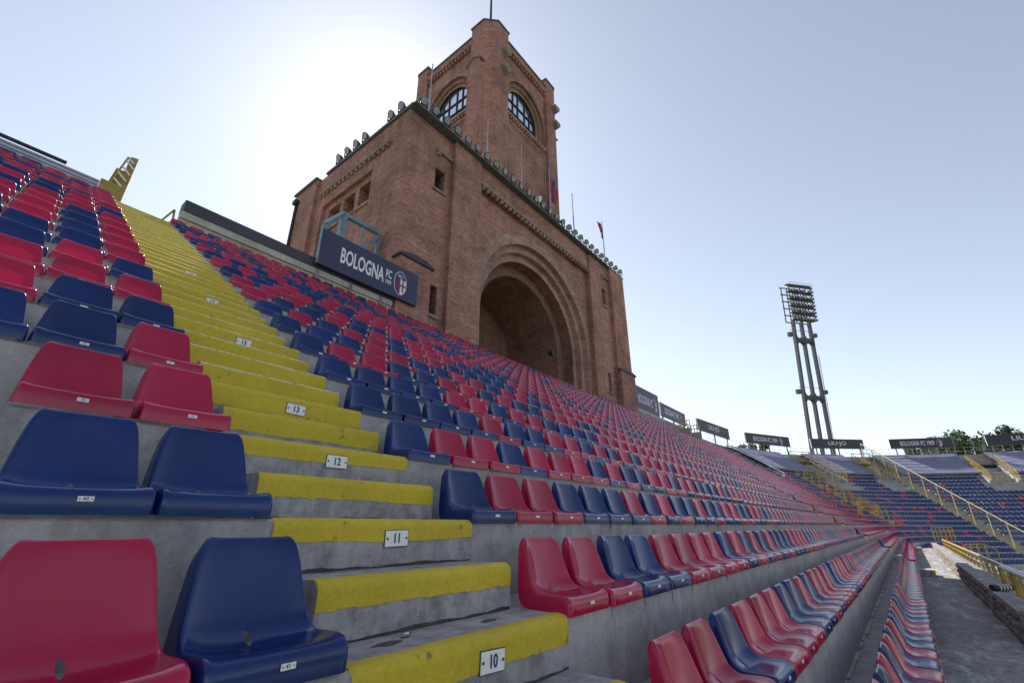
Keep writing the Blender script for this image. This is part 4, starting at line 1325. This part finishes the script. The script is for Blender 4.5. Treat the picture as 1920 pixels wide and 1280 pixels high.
def straight_vom(x0, x1, n0, n1, label):
    root = empty('passage_opening', (x0, rowY(n0), rowZ(n0))); off = Vector(root.location)
    for x_ in (x0, x1):
        m_ = MB(); m_.box(x_ - .12, x_ + .12, rowY(n0), rowY(n1), rowZ(n0), rowZ(n0) + .8); o = m_.build('side_wall', 'concrete', root); o.location = -off
    for x_ in (x0, x1):
        for f_ in (.2, .55, .9):
            m_ = MB(); m_.tube([(x_, rowY(n0), rowZ(n1) + f_), (x_, rowY(n1), rowZ(n1) + f_)], .035, 5); o = m_.build('rail', 'rail_yellow', root); o.location = -off
        for y in np.linspace(rowY(n0), rowY(n1), 5):
            m_ = MB(); m_.tube([(x_, y, rowZ(n0)), (x_, y, rowZ(n1) + .92)], .035, 5); o = m_.build('post', 'rail_yellow', root); o.location = -off
    for f_ in (.2, .55, .9):
        m_ = MB(); m_.tube([(x0, rowY(n1), rowZ(n1) + f_), (x1, rowY(n1), rowZ(n1) + f_)], .035, 5); o = m_.build('rail', 'rail_yellow', root); o.location = -off
    tag(root, label, 'passage')
def box_rail(a0, a1, n0, n1, label, h=.95):
    pts = [PA(a0, rowY(n0), rowZ(n0)), PA((a0 * 2 + a1) / 3, rowY(n0), rowZ(n0)), PA((a0 + a1 * 2) / 3, rowY(n0), rowZ(n0)), PA(a1, rowY(n0), rowZ(n0)), PA(a1, rowY(n1), rowZ(n1)), PA(a0, rowY(n1), rowZ(n1))]
    railing(pts, label, h, rails=(1.0, .68, .36), r=.03)
box_rail(81.0, 78.4, 13, 14.6, 'yellow box railing low on the rows where the curve begins', 1.2)
box_rail(74.6, 71.6, 12.2, 13.6, 'yellow box railing at the foot of the near curve stair', 1.2)
railing([PA(a, rowY(8), rowZ(8)) for a in (66, 64, 62, 60, 58, 56.5)], 'yellow railing across the lowest curve rows', 1.15, rails=(1.0, .66, .33), r=.035)
railing([PA(a, rowY(5.2), rowZ(5)) for a in (66, 62.5, 59, 55.5)] + [PA(55.2, rowY(4.2), rowZ(4))], 'yellow railing round the lower stair pit before the curve', 1.15, rails=(1.0,), r=.05)
straight_vom(41.6, 44.2, 26.6, 28, 'small yellow railed passage at the top of the rows under the long navy board')
# fence along the rim
root = empty('rim_fence', PA(83, 15.2, 8.45)); off = Vector(root.location)
for f_ in (.55, 1.0):
    m_ = MB(); m_.tube([PA(a, 15.15, 8.45 + f_) for a in np.arange(88, -11, -3.0)], .02, 5); o = m_.build('rail', 'steel', root); o.location = -off
for a in np.arange(88, -11, -1.6):
    m_ = MB(); m_.tube([PA(a, 15.15, 8.45), PA(a, 15.15, 9.35), PA(a, 14.95, 9.55)], .02, 5); o = m_.build('post', 'steel', root); o.location = -off
tag(root, 'thin grey wire fence with bent posts along the rim', 'fence')

# ------------------------------------------------------------------ walkway side: parapet, railing, step block
root = empty('stone_parapet', (15.0, -1.0, WALK)); off = Vector(root.location)
PTOP = -1.26
m_ = MB(); m_.box(11.6, 50.0, -1.30, -1.045, WALK - .2, PTOP - .06); o = m_.build('core', 'concrete_floor', root); o.location = -off
m_ = MB(); m_.box(11.55, 50.0, -1.30, -1.02, PTOP - .058, PTOP); o = m_.build('capping', 'concrete_floor', root); o.location = -off
rk = random.Random(5)
stone_me = []
for k in range(6):
    m_ = MB(); n = 9
    ring = [(rk.uniform(.82, 1.0) * .5 * math.copysign(abs(math.cos(t)) ** .6, math.cos(t)), rk.uniform(.82, 1.0) * .5 * math.copysign(abs(math.sin(t)) ** .6, math.sin(t))) for t in np.linspace(0, 2 * math.pi, n, endpoint=False)]
    m_.v = [(a, 0, b) for a, b in ring] + [(a * .8, rk.uniform(.7, 1.1), b * .8) for a, b in ring]
    m_.f = [(i, (i + 1) % n, n + (i + 1) % n, n + i) for i in range(n)] + [tuple(range(n, 2 * n))]; m_.m = [0] * (n + 1)
    stone_me.append(m_.mesh('stone', 'rubble', True))
z = WALK
for h in (.20, .17, .15):
    x = 11.6 + rk.uniform(0, .2)
    while x < 40:
        w = rk.uniform(.22, .48) * (1 + max(0, x - 22) * .03)
        o = bpy.data.objects.new('stone', rk.choice(stone_me)); col.objects.link(o); o.parent = root
        o.location = (x + w / 2 - off.x, -1.05 - off.y, z + h / 2 - off.z); o.scale = (w * .96, rk.uniform(.035, .085), h * .95)
        x += w
    z += h
tag(root, 'low rubble stone parapet with concrete capping along the walkway', 'wall')
m_ = MB(); m_.prism([(-1.305, PTOP - .10), (-2.6, PTOP - .45), (-2.6, PTOP - .8), (-1.46, PTOP - .8)], lambda s, p, q: (s, p, q), 11.8, 50.0)
tag(m_.build('sloping_ledge', 'concrete_floor'), 'grey sloping concrete ledge under the yellow railing', 'ledge')
def walk_rail():
    root = empty('walkway_railing', (15.2, -1.72, PTOP - .3)); off = Vector(root.location)
    x = 12.1; k = 0
    while x < 50:
        m_ = MB(); m_.obox(Vector((x, -1.72, PTOP - .05)) - off, (.03, 0, 0), (0, .045, 0), (0, 0, .30)); m_.build('post', 'rail_yellow', root)
        x += 1.55
    for z_, m__, r_ in ((PTOP + .25, 'steel', .045), (PTOP + .02, 'steel', .028)):
        m_ = MB(); m_.tube([Vector((11.8, -1.72, z_)) - off, Vector((30, -1.72, z_)) - off], r_, 8); m_.build('rail', m__, root)
        m_ = MB(); m_.tube([Vector((30.02, -1.72, z_)) - off, Vector((50, -1.72, z_)) - off], r_, 8); m_.build('rail', 'rail_yellow', root)
    tag(root, 'railing with yellow posts and steel pipes on the ledge by the walkway', 'railing')
walk_rail()
railing([(15.5, -1.36, -2.3), (13.9, -1.36, -2.3), (12.3, -1.36, -2.3), (10.7, -1.36, -2.3)], 'nearer railing with tall yellow posts and steel pipes above the stair pit', 1.45, rails=(1.0, .66), r=.04, top_mat='steel', pr=.05)
m_ = MB()
for k in range(8):
    m_.box(11.0 - k * .5, 11.5 - k * .5, -3.2, -1.06, WALK - 3.0, WALK - .25 - k * .22)
struct(m_.build('stair_pit', 'concrete_floor'), 'dark stair pit descending beside the walkway')
m_ = MB(); m_.box(6, 52, -3.4, -3.2, -6, WALK - .7)
tag(m_.build('pit_wall', 'concrete_floor'), 'concrete wall on the pitch side of the ledge', 'wall')
m_ = MB(); m_.box(7.5, 11.5, -1.019, -.93, WALK + .001, WALK + .006)
struct(m_.build('painted_line', 'yellow_paint'), 'yellow painted line at the edge of the walkway')
# dark striped roll lying on the parapet
m_ = MB(); m_.tube([(0, 0, 0), (.50, 0, 0)], .06, 14)
for k in range(4): m_.tube([(.14 + k * .08, 0, 0), (.165 + k * .08, 0, 0)], .063, 14, 1)
o = m_.build('striped_roll', ['dark_metal', 'plate']); o.location = (14.5, -1.04, PTOP + .065); o.rotation_euler = (0, 0, R(-42)); tag(o, 'black roll with white stripes lying on the parapet', 'roll')
def step_block(x0, x1, label):
    root = empty('step_block', ((x0 + x1) / 2, -.1, WALK))
    m_ = MB(); m_.box(-(x1 - x0) / 2, (x1 - x0) / 2, -.27, .20, 0, .23); m_.build('block', 'concrete_tread', root)
    m_ = MB(); m_.box(-(x1 - x0) / 2 - .004, -(x1 - x0) / 2 + .5, -.275, -.20, .02, .234); m_.build('painted_edge', 'yellow_paint', root)
    tag(root, label, 'step')
step_block(24.85, 26.05, 'concrete step block at the foot of the farther aisle stairs, with a yellow edge')
step_block(48.7, 49.9, 'concrete step block at the foot of the aisle before the curve')

# ------------------------------------------------------------------ trees behind the rim
def tree(loc, h, rx, rz, kind, label, n=1500, seed=1):
    rr = random.Random(seed)
    root = empty('pine_tree' if kind == 'pine' else 'leafy_tree', loc)
    m_ = MB(); m_.tube([(0, 0, 0), (.2, .1, h * .45), (.1, .3, h * .8)], .35, 8, r2=.14)
    for k in range(6):
        a = rr.uniform(0, 6.28); z = h * rr.uniform(.55, .75)
        m_.tube([(.1, .2, z), (rx * .4 * math.cos(a), rx * .4 * math.sin(a), z + rz * .25), (rx * .75 * math.cos(a), rx * .75 * math.sin(a), z + rz * .5)], .1, 5, r2=.04)
    m_.build('trunk', 'bark', root)
    m_ = MB()
    clumps = []
    for k in range(16 if kind == 'pine' else 22):
        a = rr.uniform(0, 6.28); q = math.sqrt(rr.random())
        zc = h - rz + (rr.uniform(.1, .9) * rz if kind == 'pine' else rr.uniform(-1, 1) * rz * .9)
        q *= (1 - .35 * abs(zc - (h - rz * .5)) / rz)
        clumps.append((rx * q * math.cos(a), rx * q * math.sin(a), zc, rr.uniform(.22, .38) * rx))
    for i in range(n):
        cx_, cy_, cz_, cr = rr.choice(clumps)
        d = Vector((rr.gauss(0, 1), rr.gauss(0, 1), rr.gauss(0, .6))).normalized() * cr * rr.random() ** .4
        p = Vector((cx_, cy_, cz_)) + d
        u = Vector((rr.gauss(0, 1), rr.gauss(0, 1), rr.gauss(0, 1))).normalized(); v = u.orthogonal().normalized()
        s = rr.uniform(.18, .42)
        m_.add([p - u * s, p + v * s * .5, p + u * s, p - v * s * .5], [(0, 1, 2, 3)])
    m_.build('crown', 'leaf' if kind == 'pine' else 'leaf2', root, uv=False)
    tag(root, label, 'tree', 'trees behind the rim')
def at_px(px, py, dist):
    d = _fw + rtv * ((px - 960) / FPX) + upv * (-(py - 640) / FPX)
    return d * (dist / math.hypot(d.x, d.y))
for (px, ytop, dist, rx, rz, kind, lab, sd) in [
    (1410, 832, 105, 2.6, 2.0, 'leafy', 'small dark tree peeping over the rim under a BOLOGNA FC 1909 board', 1),
    (1772, 812, 112, 4.5, 3.2, 'leafy', 'bushy tree between the last BOLOGNA FC 1909 board and the round pine', 2),
    (1827, 826, 120, 4.0, 2.4, 'pine', 'round umbrella pine standing apart beyond the rim', 3),
    (1885, 806, 110, 4.6, 5.0, 'pine', 'tallest dark pine with ragged top behind a LIU JO board', 4),
    (1935, 812, 118, 5.5, 4.5, 'leafy', 'broad tree at the far end of the rim', 5),
    (1735, 836, 118, 3.4, 2.0, 'leafy', 'low tree showing under a BOLOGNA FC 1909 board', 6)]:
    p = at_px(px, ytop, dist)
    tree((p.x, p.y, -6), p.z + 6, rx, rz, kind, lab, 3200, sd)
